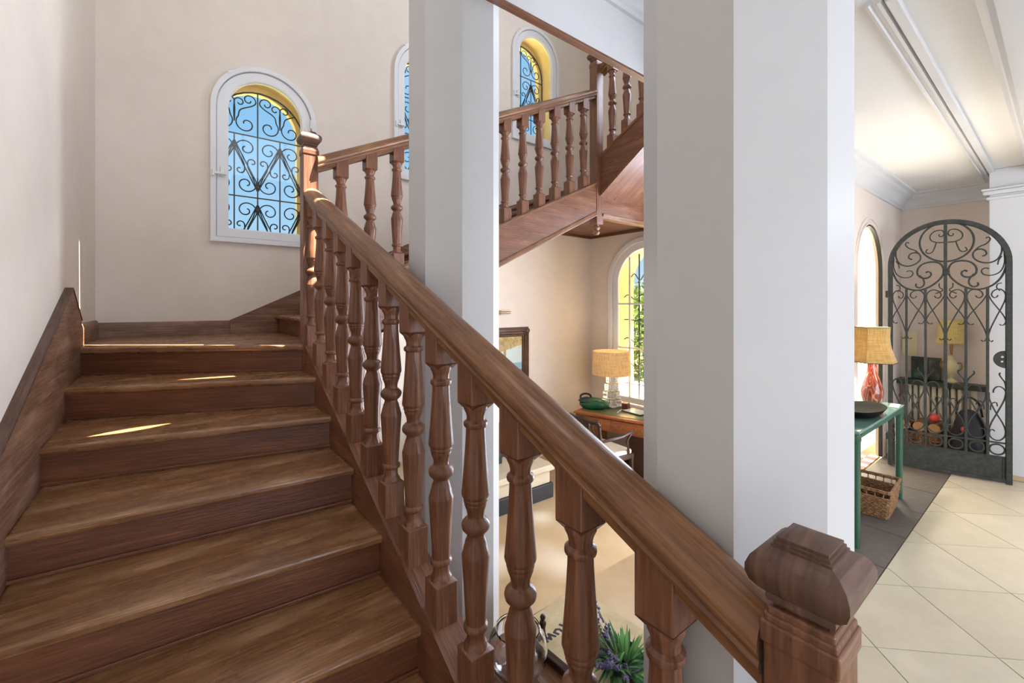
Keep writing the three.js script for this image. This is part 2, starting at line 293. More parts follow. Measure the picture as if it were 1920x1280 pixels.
// outside doorstep and ground
struct('floor_003', bx(4.75, 14, -0.3, -0.02, HD + 0.2, 16), flat(0xcfc6b6, 0.9), 'pale sunlit paving outside the arched doorway', 'ground');
(() => {   // red and white threshold tiles in the doorway
  const t = struct('floor_004', bx(5.0, 5.92, -0.012, -0.006, HD + 0.02, HD + 0.2), M.grout, 'red and white threshold tiles of the doorway', 'floor');
  const red = flat(0xb4655a, 0.6), wh = flat(0xe6dcd0, 0.6);
  for (let i = 0; i < 9; i++) for (let j = 0; j < 2; j++) mesh('tile', bx(5.002 + i * 0.102, 5.1 + i * 0.102, -0.006, 0.002, HD + 0.022 + j * 0.09, HD + 0.108 + j * 0.09), (i + j) % 2 ? red : wh, t);
})();

// ---------------------------------------------------------------- windows with grilles
function buildWindow(n, cx, y0, label) {
  const w = new THREE.Group(); w.name = 'window_' + n; w.position.set(cx, y0, -DB); scene.add(w); w.userData.kind = 'structure'; tag(w, label, 'window');
  const H = WH, hw = WHW;
  const ex = (o, depth, z, bev = 0.006) => { const g = new THREE.ExtrudeGeometry(o, { depth: depth - 2 * bev, bevelEnabled: true, bevelThickness: bev, bevelSize: bev, bevelOffset: -bev, bevelSegments: 2, curveSegments: 32 }); g.translate(0, 0, z + bev); return uvBox(g); };
  const outer = arch(hw, 0, H); outer.holes.push(arch(hw - 0.045, 0.045, H - 0.045, 0, THREE.Path));
  mesh('outer_frame', ex(outer, 0.05, -0.012), M.paintwood, w);
  const cas = arch(hw - 0.048, 0.048, H - 0.048); cas.holes.push(arch(0.305, 0.125, H - 0.132, 0, THREE.Path));
  const c = mesh('casement', ex(cas, 0.05, -0.03, 0.008), M.paintwood, w);
  const bead = arch(0.312, 0.118, H - 0.125); bead.holes.push(arch(0.298, 0.132, H - 0.139, 0, THREE.Path));
  mesh('glazing_bead', ex(bead, 0.02, -0.02, 0.004), M.paintwood, c);
  const gl = new THREE.ShapeGeometry(arch(0.308, 0.12, H - 0.128), 32); gl.translate(0, 0, -0.022); mesh('pane', gl, M.glass, w);
  for (const y of [0.42, H - 0.42]) mesh('hinge', lb(0.02, 0.09, 0.02, hw - 0.05, y, 0.035, 0.006), M.paintwood, c);
  const h = mesh('handle', [lb(0.03, 0.09, 0.014, -hw + 0.09, 0.62, 0.028, 0.005), lb(0.1, 0.02, 0.018, -hw + 0.07, 0.60, 0.045, 0.006), lb(0.02, 0.06, 0.02, -hw + 0.022, 0.6, 0.045, 0.005)], M.paintwood, c);
  const cat = lb(0.05, 0.03, 0.02, 0, 0, 0.03, 0.005); cat.rotateZ(0.7); cat.translate(-hw * 0.70 + 0.02, H - 0.12, 0); mesh('catch', cat, M.paintwood, c);
  // ochre plaster reveal of the outside wall
  const rev = arch(OPH, 0.0375, H - 0.0375); rev.holes.push(arch(OPH - 0.006, 0.0435, H - 0.0435, 0, THREE.Path));
  const rg = new THREE.ExtrudeGeometry(rev, { depth: WT - 0.035, bevelEnabled: false, curveSegments: 32 }); rg.translate(0, 0, -WT - 0.005); mesh('reveal', uvBox(rg, 'z'), M.ochre, w);
  const lip = arch(OPH - 0.006, 0.0435, H - 0.0435); lip.holes.push(arch(0.36, 0.06, H - 0.115, -0.03, THREE.Path)); const lg = new THREE.ExtrudeGeometry(lip, { depth: 0.07, bevelEnabled: false, curveSegments: 32 }); lg.translate(0, 0, -WT - 0.004); mesh('outer_reveal', uvBox(lg, 'z'), M.ochre, w);
}
buildWindow(1, WX[0], WB[0], 'arched white casement window by the lower newel post');
buildWindow(2, WX[1], WB[1], 'arched white casement window half hidden by the left white column');
buildWindow(3, WX[2], WB[2], 'arched white casement window above the upper railing');

function spiral(cx, cy, r0, a0, turn, r1 = 0.25, n = 16) { const o = []; for (let i = 0; i <= n; i++) { const t = i / n, r = r0 * mix(1, r1, Math.pow(t, 0.8)), a = a0 + turn * t; o.push([cx + r * Math.cos(a), cy + r * Math.sin(a)]); } return o; }
function buildGrille(cx, y0, label, off) {
  const g = thing('window_grille', label, 'window grille', [cx, y0, DB + 0.30], 0, 'wrought iron window grilles on the stairs');
  const p = 0.197, r = 0.0062, T = (pts, rr = r) => tube(pts.map(q => new THREE.Vector3(q[0], q[1], 0)), rr, pts.length * 2, 5);
  const ins = (x, y) => { const hw = OPH - 0.012, yc = WH - 0.11 - hw; return Math.abs(x) <= hw && y > 0.045 && (y <= yc || x * x + (y - yc) * (y - yc) <= hw * hw); };
  const cut = (pts) => { const o = []; let cur = []; for (const q of pts) { if (ins(...q)) cur.push(q); else { if (cur.length > 2) o.push(cur); cur = []; } } if (cur.length > 2) o.push(cur); return o; };
  const scroll = pts => { for (const q of cut(dense(pts))) mesh('scroll', T(q), M.grille, g); };
  const dense = pts => { const c = new THREE.CatmullRomCurve3(pts.map(q => new THREE.Vector3(q[0], q[1], 0)), false, 'centripetal'); return c.getSpacedPoints(pts.length * 2).map(v => [v.x, v.y]); };
  const y1 = 0.496, y2 = 1.096, ytop = WH - 0.115, hw = OPH - 0.012;
  mesh('arch_bar', T(archPts(hw, 0.05, WH - 0.11, 20), 0.008), M.grille, g);
  for (const y of [0.05, y1, y2]) mesh('cross_bar', lb(2 * hw, 0.012, 0.008, 0, y, 0), M.grille, g);
  for (let k = -1; k <= 1; k++) { const x = k * p + off, yt = k === 0 ? ytop : y2; mesh('vertical_bar', lb(0.011, yt - 0.05, 0.009, x, (yt + 0.05) / 2, 0.0), M.grille, g); }
  // one heart motif on a bar: big scrolls at the top, small ones beneath, long tails to a point
  function heart(x, yb, yt, s) {
    const h = yt - yb, Y = t => (s > 0 ? yb + t * h : yt - t * h);
    const fx = q => q.map(([a, b]) => [a, b]);
    for (const m of [-1, 1]) {
      const X = t => x + m * t * p;
      const cyc = 0.82, rb = 0.42 * p, c = [X(0.52), Y(cyc)];
      const big = [[X(0.02), Y(0.10)], [X(0.35), Y(0.34)], [X(0.70), Y(0.58)], [X(0.95), Y(0.76)]];
      for (let i = 0; i <= 22; i++) { const t = i / 22, rr = mix(0.46 * p, 0.09 * p, Math.pow(t, 0.9)), a = -0.15 + t * 7.6; big.push([x + m * (0.5 * p + rr * Math.cos(a)), Y(0.80) + s * rr * Math.sin(a)]); }
      scroll(big);
      const sm = [[X(0.02), Y(0.12)], [X(0.22), Y(0.32)], [X(0.42), Y(0.48)]];
      for (let i = 0; i <= 14; i++) { const t = i / 14, rr = mix(0.20 * p, 0.06 * p, t), a = -0.2 + t * 5.4; sm.push([x + m * (0.24 * p + rr * Math.cos(a)), Y(0.57) + s * rr * Math.sin(a)]); }
      scroll(sm);
    }
    mesh('collar', lb(0.022, 0.022, 0.018, x, Y(0.12), 0), M.grille, g);
  }
  for (let k = -2; k <= 2; k++) { const x = k * p + off; heart(x, y1 + 0.01, y2 - 0.01, k % 2 === 0 ? 1 : -1); heart(x, y1 - 0.62, y1 - 0.01, k % 2 === 0 ? -1 : 1); }
  // head: S-scrolls either side of the middle bar
  for (const m of [-1, 1]) for (const [ox, sc] of [[0, 1], [1, 0.9]]) {
    const X = t => off + m * (ox * 2 * p + t * p * (ox ? -1 : 1));
    const big = []; for (let i = 22; i >= 0; i--) { const t = i / 22, rr = mix(0.46 * p, 0.10 * p, t), a = 2.4 + t * 7.0; big.push([X(0.5 - 0 + rr / p * Math.cos(Math.PI - a)), y2 + 0.11 + rr * Math.sin(a)]); }
    big.push([X(0.75), y2 + 0.235], [X(0.22), y2 + 0.30]);
    for (let i = 0; i <= 14; i++) { const t = i / 14, rr = mix(0.30 * p, 0.08 * p, t), a = 3.4 - t * 6.4; big.push([X(0.38 + rr / p * Math.cos(a)), y2 + 0.345 + rr * Math.sin(a)]); }
    scroll(big);
    const top = [[X(1.0), y2 + 0.12], [X(0.98), y2 + 0.24]]; for (let i = 0; i <= 12; i++) { const t = i / 12, rr = mix(0.22 * p, 0.08 * p, t), a = 0.2 + t * 5.6; top.push([X(0.78 + rr / p * Math.cos(a)), y2 + 0.31 + rr * Math.sin(a)]); }
    scroll(top);
  }
}
buildGrille(WX[0], WB[0], 'dark scrolled iron grille in the window by the newel post', -0.029);
buildGrille(WX[1], WB[1], 'dark scrolled iron grille in the window half hidden by the left column', -0.029);
buildGrille(WX[2], WB[2], 'dark scrolled iron grille in the window above the upper railing', -0.029);

// tall arched window behind the desk
(() => {
  const w = new THREE.Group(); w.name = 'window_4'; w.position.set(RW.x, 0, -RW.c); w.rotation.y = -Math.PI / 2; scene.add(w); w.userData.kind = 'structure'; tag(w, 'tall arched white window with glazing bars behind the desk lamp', 'window');
  // local x = -depth direction, local z = into the room (-x world)
  const ex = (o, depth, z, bev = 0.008) => { const g = new THREE.ExtrudeGeometry(o, { depth: depth - 2 * bev, bevelEnabled: true, bevelThickness: bev, bevelSize: bev, bevelOffset: -bev, bevelSegments: 2, curveSegments: 32 }); g.translate(0, 0, z + bev); return uvBox(g); };
  const { hw, y0, top } = RW;
  const o = arch(hw, y0, top); o.holes.push(arch(hw - 0.07, y0 + 0.07, top - 0.07, 0, THREE.Path)); mesh('outer_frame', ex(o, 0.06, -0.015), M.paintwood, w);
  const c = arch(hw - 0.073, y0 + 0.073, top - 0.073); c.holes.push(arch(hw - 0.16, y0 + 0.16, top - 0.16, 0, THREE.Path)); mesh('casement', ex(c, 0.045, -0.04), M.paintwood, w);
  const gl = new THREE.ShapeGeometry(arch(hw - 0.155, y0 + 0.155, top - 0.155), 32); gl.translate(0, 0, -0.02); mesh('pane', gl, M.glass, w);
  for (const x of [-0.27, 0, 0.27]) mesh('glazing_bar', lb(0.026, top - y0 - 0.32 - (x ? 0.1 : 0), 0.03, x, (top + y0) / 2 - (x ? 0.05 : 0), -0.016, 0.006), M.paintwood, w);
  for (const y of [0.98, 1.62]) mesh('glazing_bar', lb(2 * (hw - 0.15), 0.026, 0.03, 0, y, -0.016, 0.006), M.paintwood, w);
  const rev = arch(hw - 0.08, y0 + 0.05, top - 0.08); rev.holes.push(arch(hw - 0.086, y0 + 0.056, top - 0.086, 0, THREE.Path));
  const rg = new THREE.ExtrudeGeometry(rev, { depth: RW.xt - 0.04, bevelEnabled: false, curveSegments: 32 }); rg.translate(0, 0, -RW.xt - 0.005); mesh('reveal', uvBox(rg, 'z'), M.ochre, w);
  const g = thing('window_grille', 'iron bars with wavy crosspieces outside the desk window', 'window grille', [RW.x + 0.24, 0, RW.c], -Math.PI / 2);
  for (const x of [-0.27, 0.0, 0.27]) { const yt = top - 0.1 - (x ? 0.1 : 0); mesh('vertical_bar', lb(0.016, yt - y0 - 0.06, 0.016, x, (yt + y0 + 0.06) / 2, 0), M.grille, g); }
  for (const [y, amp] of [[0.42, 0.003], [0.72, 0.035], [1.08, 0.03], [1.38, 0.004], [1.72, 0.035], [2.02, 0.05]]) {
    const ww = y > 2 ? 0.4 : 0.53, pts = []; for (let i = 0; i <= 32; i++) { const t = i / 32; pts.push(new THREE.Vector3(-ww + 2 * ww * t, y + amp * Math.sin(t * Math.PI * 8), 0.012)); } mesh('cross_bar', tube(pts, 0.008, 64, 5), M.grille, g);
  }
})();
// doorway trim
(() => {
  const d = new THREE.Group(); d.name = 'door_1'; d.position.set(DOOR.c, 0, -HD); scene.add(d); d.userData.kind = 'structure'; tag(d, 'arched hall doorway with moulded surround and iron frame', 'doorway');
  const ring = (a, b, depth, z, m, name) => { const o = arch(a, 0, DOOR.top + (a - DOOR.hw)); o.holes.push(arch(b, -0.01, DOOR.top + (b - DOOR.hw), 0, THREE.Path)); const sh = new THREE.Shape([...archPts(a, 0, DOOR.top + a - DOOR.hw).map(p => new THREE.Vector2(...p)), ...archPts(b, 0, DOOR.top + b - DOOR.hw).reverse().map(p => new THREE.Vector2(...p))]); const g = new THREE.ExtrudeGeometry(sh, { depth, bevelEnabled: false }); g.translate(0, 0, z); return mesh(name, uvBox(g), m, d); };
  ring(0.53, 0.51, 0.012, 0, M.hallwall, 'moulding'); ring(0.475, 0.458, 0.01, 0, M.hallwall, 'moulding');
  ring(0.461, 0.442, 0.03, -0.03, M.iron, 'door_frame');
})();

// ---------------------------------------------------------------- columns
for (const [x, d, y1, l] of [[0.995, 1.68, 3.32, 'slender white octagonal column standing behind the stair handrail'], [0.965, 0.44, 3.32, 'large white octagonal column right behind the lower newel post']]) {
  const c = thing('column', l, 'column', [x, 0, d]);
  const s = new THREE.CylinderGeometry(0.2, 0.2, y1, 8, 1); s.rotateY(Math.PI / 8); s.translate(0, y1 / 2, 0);
  mesh('shaft', uvBox(toCreasedNormals(prep(s), 0.3), 'y'), M.column, c);
  const b = new THREE.CylinderGeometry(0.212, 0.215, 0.12, 8, 1); b.rotateY(Math.PI / 8); b.translate(0, 0.06, 0); mesh('base', uvBox(toCreasedNormals(prep(b), 0.3), 'y'), M.column, c);
}
(() => {
  const c = thing('pilaster', 'square white pilaster with a moulded capital beside the iron gate', 'pilaster', [6.26, 0, 0.26]);
  mesh('shaft', lb(0.4, HC, 0.4, 0, HC / 2, 0, 0.008), M.white, c);
  const prof = [[0, 2.58], [0.012, 2.58], [0.03, 2.60], [0.03, 2.63], [0.05, 2.645], [0.05, 2.67], [0, 2.68]];
  mesh('capital', [lb(0.44, 0.03, 0.44, 0, 2.60, 0, 0.012), lb(0.48, 0.04, 0.48, 0, 2.65, 0, 0.014), lb(0.5, 0.02, 0.5, 0, 2.68, 0, 0.008)], M.white, c);
  mesh('base', lb(0.41, 0.05, 0.41, 0, 0.025, 0, 0.008), M.tan, c);
})();

// ---------------------------------------------------------------- the staircase: one thing, many parts
const stair = thing('staircase', 'brown wooden staircase turning round the stairwell with turned balusters', 'staircase', [0, 0, 0]);
const RISE = 0.168, LY = 8 * RISE;           // first landing
const XR = 0.677, XL = -0.43;
const DR = [3.03, 2.73, 2.42, 2.06, 1.71, 1.36, 1.02, 0.68], DL = [3.66, 3.16, 2.63, 2.145, 1.78, 1.44, 1.09, 0.74];
const TH = 0.036, NOSE = 0.03;
for (let k = 0; k < 8; k++) {
  const y = LY - k * RISE;
  if (k > 0) {
    const bR = DR[k - 1] + 0.05, bL = DL[k - 1] + 0.05;
    mesh('tread', slab([[XL, DL[k]], [XR, DR[k]], [XR, bR], [XL, bL]], y - TH, y, 'x', 0.013, k * 0.43 + 0.1), M.tread, stair);
  }
  mesh('riser', slab([[XL, DL[k] + NOSE], [XR, DR[k] + NOSE], [XR, DR[k] + NOSE + 0.02], [XL, DL[k] + NOSE + 0.02]], k === 7 ? 0 : y - RISE - 0.005, y - TH + 0.004, 'x', 0, k * 0.71), M.riser, stair);
  // small cove under the nosing and quarter round at the foot of the riser
  if (k < 7) mesh('scotia', slab([[XL, DL[k] + NOSE - 0.012], [XR, DR[k] + NOSE - 0.012], [XR, DR[k] + NOSE + 0.002], [XL, DL[k] + NOSE + 0.002]], y - RISE, y - RISE + 0.014, 'x', 0.003, k * 0.2), M.riser, stair);
}
mesh('landing', slab([[XL, DL[0]], [XR, DR[0]], [0.84, DR[0] + 0.02], [0.84, DB], [XL - 0.03, DB], [XL - 0.03, DL[0] + 0.05]], LY - TH, LY, 'x', 0.012), M.tread, stair);
mesh('landing_joist', slab([[-0.45, 3.72], [0.67, 3.1], [0.84, 3.1], [0.84, DB], [-0.45, DB]], LY - 0.2, LY - TH - 0.003, 'x'), M.riser, stair);
// string lines
const sTop = d => EYE - 0.825 + 0.47 * (d - 1.797);
const rTop = d => EYE - 0.242 + 0.4435 * (d - 0.773);
const SX0 = 0.672, SX1 = 0.778;
mesh('outer_string', uprightD([[0.26, sTop(0.26) - 0.12], [0.26, sTop(0.26)], [3.05, sTop(3.05)], [3.05, sTop(3.05) - 0.34], [0.95, 0.0], [0.26, 0.0]], SX0, SX1), M.bal, stair);
mesh('string_moulding', sweep([[0, 0], [0, -0.03], [0.008, -0.026], [0.01, -0.008], [0.006, 0]], [V(SX1, sTop(0.3) - 0.002, 0.3), V(SX1, sTop(3.05) - 0.002, 3.05)], new THREE.Vector3(1, 0, 0)), M.bal, stair);
mesh('spandrel_panel', uprightD([[0.97, 0.0], [3.05, sTop(3.05) - 0.35], [3.05, Y0], [1.76, Y0], [1.76, 0]], 0.70, 0.74), M.riser, stair);
// wall string on the left
const wsTop = d => EYE - 0.083 + 0.434 * (d - 3.067) + 0.02;
mesh('wall_string', uprightD([[0.2, 0], [0.2, wsTop(0.2)], [3.42, wsTop(3.42)], [3.72, LY + 0.16], [3.72, LY - 0.2], [0.62, 0]], -0.46, -0.428), M.wstring, stair);
mesh('wall_string_cap', uprightD([[0.2, wsTop(0.2)], [3.42, wsTop(3.42)], [3.72, LY + 0.16], [3.72, LY + 0.172], [3.41, wsTop(3.41) + 0.012], [0.2, wsTop(0.2) + 0.012]], -0.46, -0.424), M.cap, stair);

// balusters
const BR = 0.0425;
const balProf = (() => {
  const T = [[0.030, 0.0], [0.037, 0.0], [0.038, 0.006], [0.036, 0.014], [0.030, 0.026], [0.0275, 0.036], [0.0275, 0.046], [0.036, 0.052], [0.037, 0.058], [0.036, 0.064], [0.0295, 0.07], [0.030, 0.09], [0.033, 0.14], [0.0375, 0.20], [0.0425, 0.258], [0.0430, 0.266], [0.041, 0.273], [0.037, 0.279], [0.038, 0.283], [0.037, 0.288], [0.034, 0.293], [0.035, 0.297], [0.032, 0.304], [0.027, 0.318], [0.0255, 0.330], [0.026, 0.336], [0.033, 0.341], [0.041, 0.350], [0.0435, 0.360], [0.041, 0.371], [0.033, 0.380], [0.0265, 0.386], [0.0265, 0.394], [0.031, 0.404], [0.0325, 0.410], [0.0335, 0.416], [0.036, 0.422], [0.037, 0.428], [0.0395, 0.438], [0.0425, 0.446], [0.0425, 0.452], [0.040, 0.49], [0.0365, 0.545], [0.033, 0.60], [0.0305, 0.650], [0.036, 0.655], [0.0375, 0.662], [0.036, 0.669], [0.0275, 0.675], [0.0270, 0.695], [0.030, 0.706], [0.036, 0.714], [0.037, 0.722], [0.030, 0.726]];
  return T;
})();
const HT = 0.726;
// (the profile is listed from the head down)
function balGeo(lo, hi) {
  const turned = lathe(balProf.map(([r, y]) => [r, HT - y]).reverse(), 20, 0.25);
  const blockB = lb(0.082, 0.12 + lo, 0.082, 0, (0.12 - lo) / 2, 0, 0.004, 'y');
  const cham = new THREE.CylinderGeometry(0.036, 0.057, 0.014, 4, 1); cham.rotateY(Math.PI / 4); cham.translate(0, 0.126, 0);
  const cham2 = new THREE.CylinderGeometry(0.057, 0.038, 0.016, 4, 1); cham2.rotateY(Math.PI / 4); cham2.translate(0, 0.12 + HT - 0.004, 0);
  const blockT = lb(0.082, hi - (0.12 + HT), 0.082, 0, (hi + 0.12 + HT) / 2 + 0.004, 0, 0.004, 'y');
  const flip = turned; flip.translate(0, 0.12, 0);
  return merge([flip, blockB, uvBox(cham, 'y'), uvBox(cham2, 'y'), blockT]);
}
const BG = balGeo(0.04, 1.0);
const D1 = i => 0.462 + 0.2138 * i;
for (let i = 0; i < 13; i++) {
  const d = D1(i), y = sTop(d), gap = rTop(d) - 0.095 - y;
  const b = mesh('baluster', BG, M.bal, stair); b.position.set(0.725, y, -d); b.scale.y = gap / 0.952;
}
// handrail
const railProf = [[-0.036, 0], [0.036, 0], [0.037, 0.02], [0.047, 0.026], [0.049, 0.034], [0.045, 0.042], [0.046, 0.048], [0.053, 0.056], [0.054, 0.07], [0.049, 0.084], [0.038, 0.096], [0.02, 0.104], [0, 0.107], [-0.02, 0.104], [-0.038, 0.096], [-0.049, 0.084], [-0.054, 0.07], [-0.053, 0.056], [-0.046, 0.048], [-0.045, 0.042], [-0.049, 0.034], [-0.047, 0.026], [-0.037, 0.02]];
const railAt = (a, b, side) => sweep(railProf, [a, b], side, false, 0.5);
mesh('handrail', railAt(V(0.725, rTop(0.28) - 0.105, 0.28), V(0.725, rTop(3.03) - 0.105, 3.03), new THREE.Vector3(1, 0, 0)), M.rail, stair);

// newel posts
function newelCap(p, half, y) {   // square cap: collar, neck, big rounded cushion, stepped plinth, low pyramid
  const k = half / 0.048, sq = (s, y0, y1, r = 0.003) => lb(2 * s * k, y1 - y0, 2 * s * k, 0, (y0 + y1) / 2, 0, r);
  const rings = [[0.044, 0.0], [0.046, 0.006], [0.055, 0.010], [0.057, 0.016], [0.056, 0.02], [0.066, 0.026], [0.078, 0.036], [0.0835, 0.048], [0.0835, 0.058], [0.077, 0.070], [0.064, 0.079], [0.052, 0.082], [0.050, 0.083], [0.050, 0.0865], [0.046, 0.0875], [0.046, 0.0915], [0.0425, 0.0925], [0.0425, 0.0965], [0.0, 0.108]];
  const pos = []; for (let i = 0; i + 1 < rings.length; i++) { const [a, ya] = rings[i], [b, yb] = rings[i + 1]; const A = [[-a, -a], [a, -a], [a, a], [-a, a]], B = [[-b, -b], [b, -b], [b, b], [-b, b]]; for (let s = 0; s < 4; s++) { const t = (s + 1) % 4; const q = [[A[s], ya], [B[s], yb], [B[t], yb], [A[s], ya], [B[t], yb], [A[t], ya]]; for (const [v, yy] of q) pos.push(v[0] * k, yy * k, v[1] * k); } }
  const g = new THREE.BufferGeometry(); g.setAttribute('position', new THREE.Float32BufferAttribute(pos, 3)); g.computeVertexNormals();
  g.scale(0.80, 1.12, 0.80); g.computeVertexNormals(); const gg = uvBox(toCreasedNormals(g, 0.55), 'x'); gg.translate(0, y, 0);
  const c = mesh('cap', gg, M.cap, p); return c;
}
function newel(x, d, yb, yt, half, collar = true) {   // yt = top of the shaft under the cap
  const geo = [lb(2 * half, yt - yb, 2 * half, 0, (yt + yb) / 2, 0, 0.004, 'y')];
  const n = mesh('newel_post', geo, M.bal, stair); n.position.set(x, 0, -d);
  const k = half / 0.048;
  mesh('collar', [lb(2 * half + 0.008 * k, 0.034 * k, 2 * half + 0.008 * k, 0, yt - 0.028 * k, 0, 0.004), lb(2 * half - 0.006, 0.02 * k, 2 * half - 0.006, 0, yt + 0.001, 0, 0.004)], M.bal, n);
  newelCap(n, half, yt + 0.008 * k); return n;
}
newel(0.72, 0.228, 0, EYE - 0.442, 0.045);
newel(0.715, 3.07, Y0, EYE + 1.02, 0.046);

// second flight, along the back wall
const S2 = 3.04;                             // depth of rail and balusters
const s2Top = x => EYE + 0.978 + 0.465 * (x - 2.83), s2Bot = x => EYE + 0.63 + 0.48 * (x - 2.83), r2Top = x => EYE + 1.049 + 0.469 * (x - 0.911);
const L2 = EYE + 1.22, X2 = 3.50;
mesh('outer_string', upright([[0.75, s2Top(0.75)], [X2, s2Top(X2)], [X2, s2Bot(X2)], [0.75, s2Bot(0.75)]], S2 - 0.045, S2 + 0.045), M.bal, stair);
mesh('string_moulding', [sweep([[0, 0], [0, -0.028], [0.012, -0.026], [0.012, -0.004], [0.006, 0]], [V(0.76, s2Top(0.76), S2 - 0.045), V(X2 - 0.05, s2Top(X2 - 0.05), S2 - 0.045)], new THREE.Vector3(0, 0, 1)), sweep([[0, 0], [0, 0.04], [0.008, 0.038], [0.014, 0.006], [0.012, -0.006]], [V(0.76, s2Bot(0.76), S2 - 0.045), V(X2 - 0.05, s2Bot(X2 - 0.05), S2 - 0.045)], new THREE.Vector3(0, 0, 1))], M.rail, stair);
{
  const n = 9, rise = (L2 - LY) / n, run = (X2 - 0.8) / n;
  for (let k = 0; k < n; k++) {
    const x = 0.8 + run * k, y = LY + rise * (k + 1);
    if (k < n - 1) mesh('tread', slab([[x - NOSE, S2 + 0.045], [x + run + 0.01, S2 + 0.045], [x + run + 0.01, DB - 0.03], [x - NOSE, DB - 0.03]], y - TH, y, 'z', 0.012, k * 0.37), M.tread, stair);
    mesh('riser', bx(x, x + 0.018, y - rise, y - TH + 0.003, S2 + 0.045, DB - 0.03, 0, 'z', k * 0.2), M.riser, stair);
  }
  mesh('wall_string', upright([[0.42, LY], [0.42, LY + 0.125], [0.60, LY + 0.21], [X2, LY + 0.21 + 0.487 * (X2 - 0.6)], [X2, L2 - 0.2], [0.95, LY]], DB - 0.032, DB - 0.002), M.wstring, stair);
  mesh('soffit', upright([[0.84, LY - 0.16], [X2, s2Bot(X2) + 0.03], [X2, s2Bot(X2) + 0.05], [0.84, LY - 0.14]], S2 + 0.045, DB - 0.01), M.wall, stair);
}
for (let i = 0; i < 13; i++) { const x = 0.908 + 0.1995 * i, y = s2Top(x), gap = r2Top(x) - 0.095 - y; const b = mesh('baluster', BG, M.bal, stair); b.position.set(x, y, -S2); b.scale.y = gap / 0.952; }
mesh('handrail', railAt(V(0.75, r2Top(0.75) - 0.105, S2), V(X2 - 0.03, r2Top(X2 - 0.03) - 0.105, S2), new THREE.Vector3(0, 0, 1)), M.rail, stair);
// newel at the turn, with a turned drop underneath
{
  const n = newel(X2, S2, EYE + 0.84, EYE + 2.52, 0.05);
  const drop = lathe([[0.0, -0.115], [0.022, -0.112], [0.034, -0.098], [0.036, -0.085], [0.03, -0.072], [0.024, -0.066], [0.026, -0.058], [0.038, -0.048], [0.04, -0.036], [0.034, -0.026], [0.026, -0.02], [0.026, 0.0]], 18); drop.translate(0, EYE + 0.845, 0); mesh('drop', drop, M.bal, n);
}
// second landing
mesh('landing', slab([[X2, S2 - 0.02], [RW.x, S2 - 0.02], [RW.x, DB], [X2, DB]], L2 - TH, L2, 'x', 0.01), M.tread, stair);
mesh('landing_soffit', bx(X2, RW.x - 0.002, EYE + 1.07, EYE + 1.085, S2 + 0.045, DB - 0.002), M.riser, stair);
mesh('soffit_trim', [bx(X2, RW.x - 0.003, EYE + 1.04, EYE + 1.07, DB - 0.04, DB - 0.003), bx(RW.x - 0.04, RW.x - 0.003, EYE + 1.04, EYE + 1.07, S2 + 0.05, DB - 0.04)], M.riser, stair);
mesh('landing_beam', bx(X2, RW.x - 0.003, EYE + 0.93, L2 - TH, S2 - 0.045, S2 + 0.045, 0.004), M.bal, stair);
mesh('beam_moulding', [bx(X2 + 0.04, RW.x - 0.01, EYE + 0.925, EYE + 0.955, S2 - 0.06, S2 - 0.045, 0.005), bx(X2 + 0.04, RW.x - 0.01, EYE + 0.91, EYE + 0.93, S2 - 0.05, S2 + 0.045, 0.004)], M.rail, stair);
// third flight, coming back towards the viewer
const X3 = 3.55, F3 = 4.56;
const s3Top = d => EYE + 1.536 + 0.52 * (3.04 - d), s3Bot = d => EYE + 1.105 + 0.68 * (3.02 - d), r3Top = d => EYE + 2.47 + 0.52 * (3.07 - d);
mesh('outer_string', uprightD([[S2, s3Bot(S2)], [S2, s3Top(S2)], [1.72, s3Top(1.72)], [1.72, s3Bot(1.72)]], X3 - 0.04, X3 + 0.04), M.bal, stair);
mesh('string_moulding', [sweep([[0, 0], [0, -0.035], [-0.012, -0.03], [-0.012, -0.004], [-0.006, 0]], [V(X3 - 0.04, s3Top(S2 - 0.05), S2 - 0.05), V(X3 - 0.04, s3Top(1.72), 1.72)], new THREE.Vector3(1, 0, 0)), sweep([[0, 0], [0, 0.04], [-0.01, 0.036], [-0.014, 0.0]], [V(X3 - 0.04, s3Bot(S2 - 0.05), S2 - 0.05), V(X3 - 0.04, s3Bot(1.72), 1.72)], new THREE.Vector3(1, 0, 0))], M.rail, stair);
mesh('soffit', uprightD([[S2, s3Bot(S2)], [1.72, s3Bot(1.72)], [1.72, s3Bot(1.72) + 0.02], [S2, s3Bot(S2) + 0.02]], X3 + 0.04, F3), M.bal, stair);
{
  const n = 5, rise = (3.6 - L2) / n, run = (S2 - 1.72) / n;
  for (let k = 0; k < n; k++) { const d = S2 - run * k, y = L2 + rise * (k + 1); mesh('tread', bx(X3 + 0.04, F3, y - TH, y, d - run - 0.01, d + NOSE, 0.01, 'x', k * 0.3), M.tread, stair); mesh('riser', bx(X3 + 0.04, F3, y - rise, y - TH, d - 0.018, d, 0, 'x', k * 0.5), M.riser, stair); }
}
for (let i = 0; i < 6; i++) { const d = 2.87 - 0.18 * i, y = s3Top(d), gap = r3Top(d) - 0.095 - y; const b = mesh('baluster', BG, M.bal, stair); b.position.set(X3, y, -d); b.scale.y = gap / 0.952; }
mesh('handrail', railAt(V(X3, r3Top(S2 - 0.04) - 0.105, S2 - 0.04), V(X3, r3Top(1.75) - 0.105, 1.75), new THREE.Vector3(1, 0, 0)), M.rail, stair);

